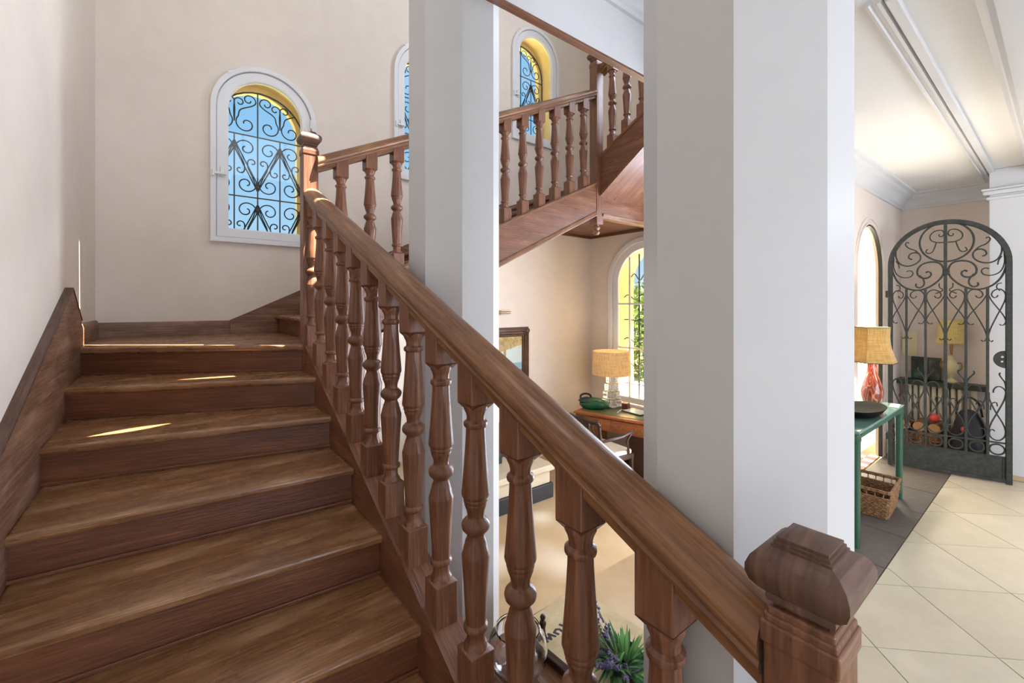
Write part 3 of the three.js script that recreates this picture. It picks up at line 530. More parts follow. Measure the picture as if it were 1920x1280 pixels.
// landing skirting
const skirt = [[0, 0], [0.02, 0], [0.02, 0.10], [0.012, 0.118], [0, 0.12]];
{ const o = struct('baseboard_back', sweep(skirt, [V(-0.44, LY, DB), V(0.42, LY, DB)], new THREE.Vector3(0, 0, 1)), M.wstring, 'brown wooden skirting on the back wall of the lower landing', 'skirting'); }
struct('baseboard_left', sweep([[0, 0], [0.02, 0], [0.02, 0.11], [0.012, 0.135], [0, 0.14]], [V(-0.46, LY, 3.73), V(-0.46, LY, DB - 0.0)], new THREE.Vector3(1, 0, 0)), M.wstring, 'brown wooden skirting on the left wall of the lower landing', 'skirting');

// ---------------------------------------------------------------- hall: gate, table, lamp, basket, radiator
(() => {
  const A = [5.685, 1.119], B = [5.877, 0.31], L = 0.832;
  const g = thing('iron_gate', 'black wrought iron gate with arched top and scrollwork standing open', 'gate', [A[0], 0.01, A[1]], Math.atan2(-( -(B[1] - A[1])), B[0] - A[0]));
  // local x runs from hinge to latch
  const T = (pts, r = 0.0065) => tube(pts.map(q => new THREE.Vector3(q[0], q[1], q[2] || 0)), r, pts.length * 3, 6);
  const add = (n, geo, m = M.iron) => mesh(n, geo, m, g);
  const hw = L / 2, ysp = 1.98;
  // frame: stiles and arch of square bar
  const fr = new THREE.Shape(); { const o = archPts(hw, 0, ysp + hw, 32), i = archPts(hw - 0.034, 0, ysp + hw - 0.034, 32).reverse(); fr.setFromPoints([...o, ...i].map(p => new THREE.Vector2(p[0] + hw, p[1]))); }
  { const f = new THREE.ExtrudeGeometry(fr, { depth: 0.03, bevelEnabled: true, bevelSize: 0.003, bevelThickness: 0.003, bevelSegments: 1 }); f.translate(0, 0, -0.015); add('frame', uvBox(f)); }
  const bars = [0.137, 0.274, 0.412, 0.547, 0.685];
  bars.forEach((s, i) => { const yt = i === 2 ? 2.37 : 1.75; add('bar', lb(i === 2 ? 0.024 : 0.019, yt - 0.235, 0.016, s, (yt + 0.235) / 2, 0, 0.003)); });
  add('kick_plate', lb(L - 0.06, 0.215, 0.006, hw, 0.125, 0)); add('kick_plate_frame', [lb(L - 0.06, 0.012, 0.016, hw, 0.23, 0.004), lb(L - 0.04, 0.03, 0.02, hw, 0.02, 0.004), lb(0.01, 0.2, 0.012, 0.05, 0.125, 0.003), lb(0.01, 0.2, 0.012, L - 0.05, 0.125, 0.003)]);
  add('cross_rail', lb(L - 0.06, 0.014, 0.012, hw, 0.355, 0));
  const edges = [0.03, ...bars, L - 0.03];
  for (let i = 0; i < 6; i++) { const c = (edges[i] + edges[i + 1]) / 2, pts = []; for (let k = 0; k < 20; k++) { const a = k / 20 * Math.PI * 2; pts.push(new THREE.Vector3(c + 0.047 * Math.cos(a), 0.293 + 0.046 * Math.sin(a), 0)); } add('ring', tube(pts, 0.0075, 40, 6, true)); }
  // top: circle with inner scrolls
  { const pts = []; for (let k = 0; k < 32; k++) { const a = k / 32 * Math.PI * 2; pts.push(new THREE.Vector3(hw + 0.183 * Math.cos(a), 2.19 + 0.185 * Math.sin(a), 0)); } add('ring', tube(pts, 0.0085, 80, 6, true)); }
  const MX = (m, s) => m > 0 ? s : L - s;
  for (const m of [1, -1]) {
    const S = pts => pts.map(q => [MX(m, q[0]), q[1], q[2] || 0]);
    // loops and legs inside the circle
    add('scroll', T(S([[0.405, 2.185], [0.35, 2.19], [0.312, 2.215], [0.308, 2.26], [0.345, 2.30], [0.39, 2.30], [0.402, 2.265], [0.388, 2.243], [0.366, 2.25], [0.372, 2.265]]), 0.0055));
    add('scroll', T(S([[0.35, 2.19], [0.338, 2.14], [0.318, 2.095], [0.292, 2.09], [0.276, 2.105], [0.29, 2.13]]), 0.0055));
    // large lower lobe: sweeps under and spirals in
    add('scroll', T(S([[0.045, 2.13], [0.03, 2.05], [0.035, 1.93], [0.075, 1.82], [0.14, 1.755], [0.22, 1.735], [0.30, 1.765], [0.36, 1.82], [0.395, 1.88], [0.398, 1.94], [0.37, 1.99], [0.31, 2.005], [0.25, 1.985], [0.218, 1.935], [0.222, 1.88], [0.26, 1.85], [0.30, 1.858], [0.315, 1.89], [0.298, 1.915], [0.275, 1.905]]), 0.0085));
    add('scroll', T(S([[0.232, 1.88], [0.262, 1.83], [0.262, 1.785], [0.235, 1.76], [0.205, 1.775], [0.21, 1.80]]), 0.0075));
    // leaf sprays beside the lobe
    add('scroll', T(S([[0.045, 2.06], [0.045, 1.96], [0.075, 1.885], [0.13, 1.86], [0.175, 1.875], [0.185, 1.91], [0.16, 1.93], [0.138, 1.92]]), 0.0055));
    add('scroll', T(S([[0.06, 2.15], [0.062, 2.06], [0.09, 2.00], [0.14, 1.975], [0.20, 1.99], [0.238, 2.035], [0.232, 2.085], [0.195, 2.105], [0.16, 2.085], [0.155, 2.05], [0.18, 2.038]]), 0.007));
    add('scroll', T(S([[0.23, 2.09], [0.20, 2.125], [0.155, 2.15], [0.13, 2.19], [0.142, 2.21], [0.158, 2.20]]), 0.006));
    add('scroll', T(S([[0.06, 2.03], [0.078, 1.995], [0.085, 1.955]]), 0.0055));
    add('scroll', T(S([[0.06, 1.79], [0.085, 1.78], [0.09, 1.745], [0.07, 1.72]]), 0.005));
    add('scroll', T(S([[0.37, 1.80], [0.372, 1.76], [0.395, 1.735], [0.345, 1.70]]), 0.005));
  }
  add('collar', lb(0.05, 0.05, 0.03, hw, 1.90, 0, 0.01));
  // crossing scrolls in the middle and, turned over, in the lower field
  for (let i = 0; i < 6; i++) {
    const a = edges[i], b = edges[i + 1], long = [1, 3, 5].includes(i) ? 'a' : 'b';   // long tips on bars 1, 3, 5
    const isLongA = i % 2 === 1, lo = isLongA ? a : b, hi = isLongA ? b : a, sg = isLongA ? 1 : -1, w = b - a;
    const X = t => lo + sg * t * w;
    const c1 = [[X(0.30), 1.272], [X(0.18), 1.258], [X(0.04), 1.29], [X(0.12), 1.36], [X(0.45), 1.48], [X(0.78), 1.585], [X(0.93), 1.65], [X(0.90), 1.705], [X(0.62), 1.737], [X(0.28), 1.715], [X(0.22), 1.675], [X(0.42), 1.655], [X(0.55), 1.68]];
    add('scroll', T(c1, 0.0055));
    const c2 = [[X(0.62), 1.418], [X(0.78), 1.408], [X(0.95), 1.44], [X(0.86), 1.49], [X(0.5), 1.57], [X(0.2), 1.635], [X(0.06), 1.68]];
    add('scroll', T(c2, 0.005));
    const f = y => 0.37 + (1.737 - y) * 0.98;
    const d1 = [[X(0.08), 0.80], [X(0.1), 0.74], [X(0.45), 0.62], [X(0.80), 0.53], [X(0.94), 0.46], [X(0.85), 0.405], [X(0.55), 0.372], [X(0.2), 0.39], [X(0.08), 0.43], [X(0.2), 0.47], [X(0.38), 0.455]];
    add('scroll', T(d1, 0.006));
    const d2 = [[X(0.30), 0.80], [X(0.34), 0.835], [X(0.6), 0.862], [X(0.92), 0.83], [X(0.9), 0.76], [X(0.5), 0.62], [X(0.18), 0.52], [X(0.05), 0.45]];
    add('scroll', T(d2, 0.006));
    add('scroll', T([[X(0.15), 0.64], [X(0.22), 0.70], [X(0.45), 0.715], [X(0.52), 0.68]], 0.005));
    if (i !== 0) add('scroll', T([[X(isLongA ? 0.97 : 0.97), 0.84], [X(0.9), 0.90], [X(0.72), 0.94], [X(0.6), 0.972, 0.01], [X(0.66), 0.985, 0.012]], 0.006));
  }
  const lk = new THREE.Shape(); lk.absarc(0, 0, 0.075, Math.PI / 2, Math.PI * 1.5, false); const lh = new THREE.Path(); lh.absarc(-0.022, 0.022, 0.013, 0, Math.PI * 2); lk.holes.push(lh); const lh2 = new THREE.Path(); lh2.absarc(-0.024, -0.02, 0.012, 0, Math.PI * 2); lk.holes.push(lh2);
  const lg = new THREE.ExtrudeGeometry(lk, { depth: 0.012, bevelEnabled: true, bevelSize: 0.003, bevelThickness: 0.003 }); lg.translate(L - 0.034, 1.105, -0.006); add('lock_plate', uvBox(lg)); add('lock_case', lb(0.036, 0.1, 0.04, L - 0.018, 1.105, 0, 0.004));
  for (const y of [0.28, 1.7]) add('hinge', lb(0.03, 0.07, 0.04, -0.008, y, 0, 0.008));
})();

const green = flat(0x2f5a44, 0.42);
(() => {   // green console table
  const t = thing('console_table', 'dark green painted console table against the hall wall', 'table', [4.16, 0, 1.015]);
  const W = 1.26, D = 0.36, H = 0.775;
  mesh('table_top', lb(W, 0.022, D, 0, H - 0.011, 0, 0.008), new THREE.MeshPhysicalMaterial({ color: 0x6f9488, roughness: 0.12, clearcoat: 0.6 }), t);
  mesh('apron', [lb(W - 0.05, 0.035, 0.022, 0, H - 0.04, D / 2 - 0.02, 0.004), lb(W - 0.05, 0.035, 0.022, 0, H - 0.04, -D / 2 + 0.02, 0.004), lb(0.022, 0.035, D - 0.04, -W / 2 + 0.02, H - 0.04, 0, 0.004), lb(0.022, 0.035, D - 0.04, W / 2 - 0.02, H - 0.04, 0, 0.004)], green, t);
  const leg = lathe([[0.019, 0], [0.021, 0.01], [0.022, 0.05], [0.025, 0.5], [0.026, 0.70], [0.03, 0.715], [0.03, 0.75]], 16);
  for (const sx of [-1, 1]) for (const sz of [-1, 1]) { const l = mesh('leg', leg, green, t); l.position.set(sx * (W / 2 - 0.035), 0, sz * (D / 2 - 0.03)); }
})();
function bulb(parent, x, y, z, power) {   // lit bulb: small glowing globe with its light inside
  const b = mesh('bulb', new THREE.SphereGeometry(0.03, 16, 12).translate(x, y, z), new THREE.MeshStandardMaterial({ color: 0xffffff, emissive: 0xffe2b8, emissiveIntensity: 4 }), parent); b.castShadow = false;
  const p = new THREE.PointLight(0xfff3e4, power, 0, 2); p.position.set(x, y, z); p.castShadow = true; p.shadow.radius = 2; parent.add(p);
}
function shadeGeo(rt, rb, h, n, flare) { const pts = []; for (let i = 0; i <= 10; i++) { const t = i / 10; pts.push([mix(rb, rt, t) - flare * Math.sin(t * Math.PI), t * h]); } for (let i = 10; i >= 0; i--) { const t = i / 10; pts.push([mix(rb, rt, t) - flare * Math.sin(t * Math.PI) - 0.003, t * h]); } return lathe(pts, n, 1); }
const linen = (r, g, b, tr = 0.12) => new THREE.MeshPhysicalMaterial({ map: tex(256, 256, (u, v) => { const n = 0.5 * vn(u * 60, v * 8, 60, 8) + 0.5 * vn(u * 8 + 5, v * 60, 8, 60) - 0.5; return [r + n * 40, g + n * 40, b + n * 44].map(cl255); }, true, 2, 2), roughness: 0.95, transmission: tr, thickness: 0 });
(() => {   // red glass lamp on the console
  const l = thing('table_lamp', 'table lamp with red swirled glass base and ochre shade on green table', 'lamp', [4.56, 0.776, 1.0]);
  const glassy = new THREE.MeshPhysicalMaterial({ map: tex(256, 256, (u, v) => { const n = vn(u * 3 + 3 * Math.sin(v * 6.283), v * 12, 3, 12), m = vn(u * 8, v * 20, 8, 20); const s = Math.pow(Math.max(0, Math.sin((n * 2 + m * 0.6) * 9)), 3); return mix3([128, 34, 18], [222, 168, 120], s * 0.85); }, true, 3, 1), roughness: 0.12, clearcoat: 0.8 });
  mesh('base', lathe([[0, 0], [0.045, 0], [0.052, 0.012], [0.068, 0.05], [0.076, 0.09], [0.074, 0.13], [0.06, 0.19], [0.042, 0.25], [0.031, 0.31], [0.030, 0.345], [0.016, 0.35], [0, 0.352]], 28, 1), glassy, l);
  mesh('stem', lathe([[0.009, 0.35], [0.009, 0.44], [0.0, 0.445]], 10), M.brass, l); bulb(l, 0, 0.48, 0, LIGHT.tableLamp);
  const s = shadeGeo(0.125, 0.172, 0.29, 6, 0.022); s.rotateY(Math.PI / 6); s.translate(0, 0.355, 0); mesh('lamp_shade', s, linen(196, 164, 100), l);
  const tr = []; for (const [r, y] of [[0.173, 0.357], [0.126, 0.643]]) { const p = []; for (let i = 0; i < 6; i++) { const a = Math.PI / 6 + i * Math.PI / 3; p.push(new THREE.Vector3(r * Math.sin(a), y, r * Math.cos(a))); } for (let i = 0; i < 6; i++) tr.push(tube([p[i], p[(i + 1) % 6]], 0.003, 2, 5)); } mesh('shade_trim', tr, flat(0x5d4428, 0.8), l);
})();
(() => {   // black tray / dish
  const b = tag(mesh('oval_dish', (() => { const g = lathe([[0, 0.004], [0.14, 0.006], [0.17, 0.02], [0.205, 0.045], [0.21, 0.05], [0.2, 0.046], [0.165, 0.028], [0.13, 0.016], [0, 0.014]], 32); g.scale(1.25, 1.25, 0.62); return g; })(), new THREE.MeshPhysicalMaterial({ color: 0x0e1412, roughness: 0.85, specularIntensity: 0.25 })), 'black oval dish in front of the red glass lamp', 'dish'); b.position.set(4.10, 0.776, -0.95);
  const f = thing('photo_frame', 'small gilt photo frame standing beside the red glass lamp', 'photo frame', [4.3, 0.776, 1.12], 0.6); f.rotation.x = -0.12;
  mesh('frame', [lb(0.16, 0.014, 0.014, 0, 0.007, 0), lb(0.16, 0.014, 0.014, 0, 0.203, 0), lb(0.014, 0.21, 0.014, -0.073, 0.105, 0), lb(0.014, 0.21, 0.014, 0.073, 0.105, 0)], M.brass, f); mesh('picture', lb(0.135, 0.185, 0.006, 0, 0.105, 0), flat(0x6d8790, 0.3), f);
  const k = thing('trinket_box', 'small grey box on the near end of the green table', 'box', [3.68, 0.776, 0.97], 0.2); mesh('box_body', lb(0.12, 0.075, 0.1, 0, 0.0375, 0, 0.005), flat(0x7c8075, 0.5), k); mesh('lid', lb(0.124, 0.014, 0.104, 0, 0.081, 0, 0.004), flat(0x8d8f80, 0.5), k);
  const e = tag(mesh('envelope', lb(0.16, 0.004, 0.06, 0, 0, 0), flat(0xe4dfd0, 0.8)), 'white envelope lying at the far end of the green table', 'envelope'); e.position.set(4.66, 0.779, -0.875); e.rotation.y = 0.1;
})();
(() => {
  const f = thing('framed_print', 'narrow dark-framed picture on the hall wall left of the doorway', 'picture', [4.73, 1.46, HD]);
  mesh('frame', [lb(0.24, 0.02, 0.02, 0, 0.01, 0.012), lb(0.24, 0.02, 0.02, 0, 0.39, 0.012), lb(0.02, 0.4, 0.02, -0.11, 0.2, 0.012), lb(0.02, 0.4, 0.02, 0.11, 0.2, 0.012)], M.darkwood, f); mesh('picture', lb(0.2, 0.36, 0.008, 0, 0.2, 0.006), flat(0x9a8f7c, 0.4), f);
})();
(() => {   // wicker basket
  const k = thing('wicker_basket', 'brown wicker basket with cut-out handle under the green table', 'basket', [4.36, 0.001, 0.96], 0.05);
  const wick = new THREE.MeshStandardMaterial({ map: tex(128, 128, (u, v) => { const n = vn(u * 30, v * 30, 30, 30); return mix3([104, 72, 44], [172, 132, 92], n); }, true, 4, 4), roughness: 0.8 });
  const W = 0.36, D = 0.24, H = 0.2, per = [];
  const pt = (t, grow) => { const w = W + grow, d = D + grow, P = 2 * (w + d); let s = ((t % 1) + 1) % 1 * P; if (s < w) return [-w / 2 + s, -d / 2, 0, -1]; s -= w; if (s < d) return [w / 2, -d / 2 + s, 1, 0]; s -= d; if (s < w) return [w / 2 - s, d / 2, 0, 1]; s -= w; return [-w / 2, d / 2 - s, -1, 0]; };
  const N = 56;
  for (let r = 0; r < 12; r++) { const y = 0.012 + r * 0.0135, pts = []; for (let i = 0; i < N; i++) { const [x, z, nx, nz] = pt(i / N, 0.05 * y / H), o = ((i + r) % 2 ? 1 : -1) * 0.004; pts.push(new THREE.Vector3(x + nx * o, y, z + nz * o)); } mesh('woven_strand', tube(pts, 0.0075, N * 2, 5, true), wick, k); }
  const st = []; for (let i = 0; i < N; i += 2) { const [x, z] = pt(i / N, 0.01), [x2, z2] = pt(i / N, 0.05); st.push(tube([new THREE.Vector3(x, 0.005, z), new THREE.Vector3(x2, 0.21, z2)], 0.004, 2, 5)); } mesh('stakes', st, wick, k);
  for (const y of [0.205, 0.215]) { const pts = []; for (let i = 0; i < N; i++) { const [x, z] = pt(i / N, 0.052); pts.push(new THREE.Vector3(x, y + 0.003 * (i % 2), z)); } mesh('rim', tube(pts, 0.009, N * 2, 5, true), wick, k); }
  mesh('base', lb(W, 0.01, D, 0, 0.006, 0), wick, k);
})();
(() => {   // radiator with shelf behind the gate
  const r = thing('radiator', 'cream ribbed radiator on the end wall behind the gate', 'radiator', [6.64, 0, 0.86]);
  const cream = flat(0xe9e2cd, 0.4);
  const fin = (() => { const g = []; for (const dx of [-0.04, 0.04]) g.push(new THREE.CapsuleGeometry(0.019, 0.40, 4, 10).translate(dx, 0.50, 0)); g.push(lb(0.11, 0.04, 0.036, 0, 0.29, 0, 0.016), lb(0.11, 0.04, 0.036, 0, 0.71, 0, 0.016)); return merge(g); })();
  for (let i = 0; i < 11; i++) { const f = mesh('fin', fin, cream, r); f.position.z = -0.25 + i * 0.05; }
  for (const z of [-0.22, 0.22]) mesh('foot', lb(0.08, 0.26, 0.03, 0, 0.13, z, 0.006), cream, r);
  const s = thing('radiator_shelf', 'dark green shelf above the ribbed radiator', 'shelf', [6.62, 0.745, 0.86]); mesh('board', lb(0.2, 0.022, 0.72, 0, 0.011, 0, 0.004), flat(0x2d3b33, 0.4), s); mesh('front_edge', lb(0.012, 0.05, 0.72, -0.1, -0.005, 0, 0.003), flat(0x2d3b33, 0.4), s);
  const dark = [[1.05, 0.03, 'dark green framed panel leaning left on the radiator shelf'], [0.915, -0.02, 'dark framed panel leaning beside the cream lamp on the shelf']];
  for (const [d, t, l] of dark) { const p = thing('framed_picture', l, 'picture', [6.66, 0.768, d], -Math.PI / 2 + t); mesh('frame', [lb(0.1, 0.012, 0.014, 0, 0.006, 0), lb(0.1, 0.012, 0.014, 0, 0.244, 0), lb(0.012, 0.25, 0.014, -0.05, 0.125, 0), lb(0.012, 0.25, 0.014, 0.05, 0.125, 0)], flat(0x161d1a, 0.4), p); mesh('picture', lb(0.09, 0.23, 0.006, 0, 0.125, 0), new THREE.MeshStandardMaterial({ map: tex(64, 64, (u, v) => mix3([18, 34, 30], [62, 112, 92], Math.pow(vn(u * 6 + d * 9, v * 5, 6, 5), 2)), true, 4, 4), roughness: 0.25 }), p); }
  const l = thing('ceramic_lamp', 'cream urn lamp with pale yellow shade behind the gate', 'lamp', [6.60, 0.768, 0.775]);
  const cer = new THREE.MeshPhysicalMaterial({ color: 0xd6cfa4, roughness: 0.3, clearcoat: 0.4 });
  mesh('urn', lathe([[0, 0], [0.045, 0], [0.048, 0.02], [0.03, 0.035], [0.016, 0.05], [0.022, 0.065], [0.04, 0.10], [0.057, 0.15], [0.058, 0.19], [0.04, 0.225], [0.026, 0.25], [0.03, 0.27], [0.022, 0.29], [0.01, 0.30], [0, 0.305]], 24), cer, l);
  for (const s of [-1, 1]) mesh('handle', tube([[0.045, 0.13], [0.072, 0.15], [0.082, 0.19], [0.07, 0.22], [0.045, 0.21]].map(([a, b]) => new THREE.Vector3(0, b, s * a)), 0.008, 14, 6), M.brass, l);
  mesh('stem', lathe([[0.007, 0.3], [0.01, 0.34], [0.014, 0.38], [0.006, 0.43], [0.006, 0.66], [0, 0.665]], 10), M.brass, l);
  const sh = shadeGeo(0.095, 0.125, 0.25, 24, 0.004); sh.translate(0, 0.425, 0); mesh('lamp_shade', sh, linen(232, 212, 138), l);
  const n = thing('paper_notice', 'pale yellow paper notice on the wall behind the gate', 'paper', [6.72, 1.02, 1.13]); mesh('sheet', lb(0.006, 0.26, 0.13, 0, 0.13, 0), flat(0xe4d8a8, 0.85), n);
  // things stacked in front of the radiator
  const bark = new THREE.MeshStandardMaterial({ map: tex(128, 128, (u, v) => { const q = vn(u * 6, v * 40, 6, 40); return mix3([84, 56, 38], [168, 122, 84], q); }, true, 3, 3), roughness: 0.9 });
  const bask = thing('log_basket', 'low woven log basket in front of the radiator', 'basket', [6.33, 0.0, 0.97]);
  mesh('basket_body', (() => { const g = lathe([[0, 0.01], [0.2, 0.01], [0.25, 0.10], [0.27, 0.26], [0.26, 0.27], [0.25, 0.26], [0.235, 0.12], [0.19, 0.03], [0, 0.03]], 32, 1.6); g.scale(0.7, 1, 0.95); return g; })(), bark, bask);
  for (const y of [0.07, 0.14, 0.2, 0.26]) { const pts = []; for (let i = 0; i < 32; i++) { const a = i / 32 * 6.283, rr = (y < 0.1 ? 0.235 : y < 0.2 ? 0.257 : 0.268) + (i % 2) * 0.006; pts.push(new THREE.Vector3(0.7 * rr * Math.cos(a), y, 0.95 * rr * Math.sin(a))); } mesh('hoop', tube(pts, 0.008, 64, 5, true), bark, bask); }
  const endm = flat(0xb98f63, 0.9);
  [[0.845, 0.33, 'nearest the red ball'], [0.965, 0.33, 'in the middle'], [1.085, 0.33, 'nearest the console table']].forEach(([d, y, w], i) => { const lg = thing('firewood_log', 'split firewood log in the woven basket, ' + w, 'log', [6.30, y, d], 0.04 * (i - 1), 'logs in the basket'); const c = new THREE.CylinderGeometry(0.05, 0.052, 0.26, 11); c.rotateZ(Math.PI / 2); mesh('bark', prep(c), bark, lg); const e = new THREE.CircleGeometry(0.049, 11); e.rotateY(-Math.PI / 2); e.translate(-0.1305, 0, 0); mesh('cut_end', prep(e), endm, lg); });
  const ball = tag(mesh('red_ball', new THREE.SphereGeometry(0.045, 24, 16), flat(0xd84a40, 0.4)), 'bright red ball lying on the firewood basket', 'ball'); ball.position.set(6.26, 0.428, -0.86);
  const bag = thing('black_bag', 'black soft bag slumped in front of the radiator', 'bag', [6.18, 0, 0.60]);
  const bg = new THREE.SphereGeometry(1, 28, 20); { const p = bg.attributes.position; for (let i = 0; i < p.count; i++) { let x = p.getX(i), y = p.getY(i), z = p.getZ(i); const q = 1 + 0.07 * Math.sin(7 * x + 5 * y) * Math.cos(6 * z); const ny = y < -0.85 ? -0.85 : y; p.setXYZ(i, Math.sign(x) * Math.pow(Math.abs(x), 0.8) * 0.13 * q, ny * 0.31 * (1 - 0.06 * z), Math.sign(z) * Math.pow(Math.abs(z), 0.75) * 0.125 * q * (1 - 0.12 * ny)); } bg.computeVertexNormals(); } bg.translate(0, 0.264, 0);
  mesh('bag_body', bg, flat(0x2a2a30, 0.75), bag); mesh('strap', tube([[-0.02, 0.52, 0.09], [-0.03, 0.66, 0.06], [-0.03, 0.7, 0], [-0.03, 0.66, -0.06], [-0.02, 0.52, -0.09]].map(p => new THREE.Vector3(...p)), 0.009, 24, 6), flat(0x232327, 0.7), bag); mesh('red_toggle', new THREE.SphereGeometry(0.026, 16, 12).translate(-0.14, 0.40, -0.02), flat(0xd23b46, 0.4), bag);
})();

// ---------------------------------------------------------------- sunken room: desk, chair, lamp, painting, hearth
const DT = EYE - 1.42;      // desk top height
const desk = thing('writing_desk', 'orange-brown pedestal writing desk with green leather top', 'desk', [4.28, Y0, 4.09], -(Math.PI / 2 - 0.26));
// local: x along the front to the viewer's right (towards smaller depth), z outwards (towards the room), origin at front left corner
(() => {
  const W = 1.12, D = 0.64, H = DT - Y0;
  mesh('desk_top', lb(W + 0.03, 0.03, D + 0.03, W / 2, H - 0.015, -D / 2, 0.009), M.desk, desk);
  mesh('leather_top', lb(W - 0.14, 0.004, D - 0.14, W / 2, H + 0.001, -D / 2), flat(0x66704e, 0.28), desk);
  mesh('apron', lb(W, 0.17, D - 0.03, W / 2, H - 0.115, -D / 2 - 0.01), M.desk, desk);
  for (const x of [0.28, 0.78]) { const dr = mesh('drawer', lb(x < 0.5 ? 0.42 : 0.5, 0.13, 0.016, x, H - 0.112, -0.018, 0.005), M.desk, desk); for (const k of [-0.0]) for (const o of x < 0.5 ? [0.06] : [-0.16, 0.1]) { const hx = x + o; mesh('drawer_pull', [tube([[hx - 0.045, H - 0.10, 0], [hx - 0.04, H - 0.128, 0.012], [hx, H - 0.138, 0.016], [hx + 0.04, H - 0.128, 0.012], [hx + 0.045, H - 0.10, 0]].map(p => new THREE.Vector3(...p)), 0.006, 16, 6), new THREE.SphereGeometry(0.011, 10, 8).translate(hx - 0.045, H - 0.1, -0.004), new THREE.SphereGeometry(0.011, 10, 8).translate(hx + 0.045, H - 0.1, -0.004)], M.brass, dr); } }
  for (const [x, n] of [[0.14, 0], [W - 0.2, 1]]) { const p = mesh('pedestal', lb(n ? 0.36 : 0.26, H - 0.2, D - 0.06, x, (H - 0.2) / 2, -D / 2 - 0.01), n ? M.darkwood : M.desk, desk); }
  mesh('modesty_panel', lb(W - 0.4, H - 0.25, 0.016, W / 2, (H - 0.2) / 2 + 0.05, -D + 0.06), M.darkwood, desk);
})();
const onDesk = (u, v) => { const a = desk.rotation.y, c = Math.cos(a), s = Math.sin(a); return [4.28 + u * c - v * s * 1, DT + 0.003, 4.09 + u * s * 1 + v * c].map((q, i) => i === 1 ? q : q); };
// (u along the front, v = distance back from the front edge)
const deskPos = (u, v) => { const p = new THREE.Vector3(u, DT - Y0 + 0.003, -v).applyAxisAngle(new THREE.Vector3(0, 1, 0), desk.rotation.y); return [4.28 + p.x, Y0 + p.y, 4.09 - p.z]; };
(() => {   // crystal column lamp
  const l = thing('desk_lamp', 'tall clear crystal lamp with drum linen shade on the desk', 'lamp', deskPos(0.30, 0.50));
  const cg = new THREE.MeshPhysicalMaterial({ color: 0xf4f8fa, transmission: 1, thickness: 0.05, roughness: 0.03, ior: 1.5 });
  for (let i = 0; i < 4; i++) mesh('crystal_block', lb(0.20 - i * 0.028, 0.1, 0.20 - i * 0.028, 0, 0.07 + i * 0.104, 0, 0.01), cg, l);
  mesh('foot', lb(0.21, 0.016, 0.21, 0, 0.01, 0, 0.004), M.chrome, l); mesh('rod', lathe([[0.006, 0.018], [0.006, 0.56], [0, 0.562]], 10), M.chrome, l); bulb(l, 0, 0.60, 0, LIGHT.deskLamp);
  const s = shadeGeo(0.256, 0.268, 0.325, 40, 0); s.translate(0, 0.455, 0); mesh('lamp_shade', s, linen(240, 214, 160, 0.3), l);
  mesh('shade_spider', [lb(0.51, 0.006, 0.006, 0, 0.715, 0), lb(0.006, 0.006, 0.51, 0, 0.715, 0)], M.chrome, l);
})();
(() => {   // green bag on the desk
  const b = thing('green_bag', 'glossy green bag with dark handle lying on the desk', 'bag', deskPos(0.15, 0.26), -0.9);
  const g = new THREE.SphereGeometry(1, 32, 20); { const p = g.attributes.position; for (let i = 0; i < p.count; i++) { let x = p.getX(i), y = p.getY(i), z = p.getZ(i); const q = 1 + 0.05 * Math.sin(9 * x) * Math.cos(5 * z + 2 * y); if (y < -0.75) y = -0.75; p.setXYZ(i, Math.sign(x) * Math.pow(Math.abs(x), 0.7) * 0.2 * q, y * 0.085 * (1 - 0.25 * Math.abs(x)), Math.sign(z) * Math.pow(Math.abs(z), 0.8) * 0.11 * q); } g.computeVertexNormals(); } g.translate(0, 0.065, 0);
  mesh('bag_body', g, flat(0x1f5a38, 0.32), b); mesh('flap', (() => { const f = new THREE.SphereGeometry(1, 20, 12, 0, Math.PI * 2, 0, 1.1); f.scale(0.13, 0.095, 0.115); f.translate(-0.1, 0.062, 0.01); return f; })(), flat(0x234232, 0.4), b);
  mesh('handle', tube([[-0.17, 0.11, 0.02], [-0.18, 0.17, 0.01], [-0.12, 0.2, 0], [-0.05, 0.18, -0.01], [-0.04, 0.13, -0.01]].map(p => new THREE.Vector3(...p)), 0.014, 20, 7), flat(0x1e1a18, 0.5), b);
  const k = thing('small_box', 'small dark red box on the desk beside the crystal lamp', 'box', deskPos(0.50, 0.52), 0.3); mesh('box_body', lb(0.11, 0.07, 0.08, 0, 0.035, 0, 0.004), flat(0x6a2f30, 0.5), k); mesh('lid', lb(0.114, 0.014, 0.084, 0, 0.076, 0, 0.003), flat(0x8a6a62, 0.5), k);
  const t = thing('writing_pad', 'flat silver-edged writing pad on the desk', 'pad', deskPos(0.70, 0.40), 1.5); mesh('board', lb(0.32, 0.014, 0.24, 0, 0.007, 0, 0.003), flat(0x3c3c3a, 0.3), t); mesh('sheet', lb(0.29, 0.004, 0.21, 0, 0.016, 0), flat(0xdfe5ec, 0.25), t);
  const p = tag(mesh('paper_knife', lb(0.2, 0.006, 0.02, 0, 0.003, 0, 0.002), M.chrome), 'pale paper knife lying beside the writing pad', 'paper knife'); p.position.set(...(q => [q[0], q[1], -q[2]])(deskPos(0.50, 0.30))); p.rotation.y = 0.4;
})();
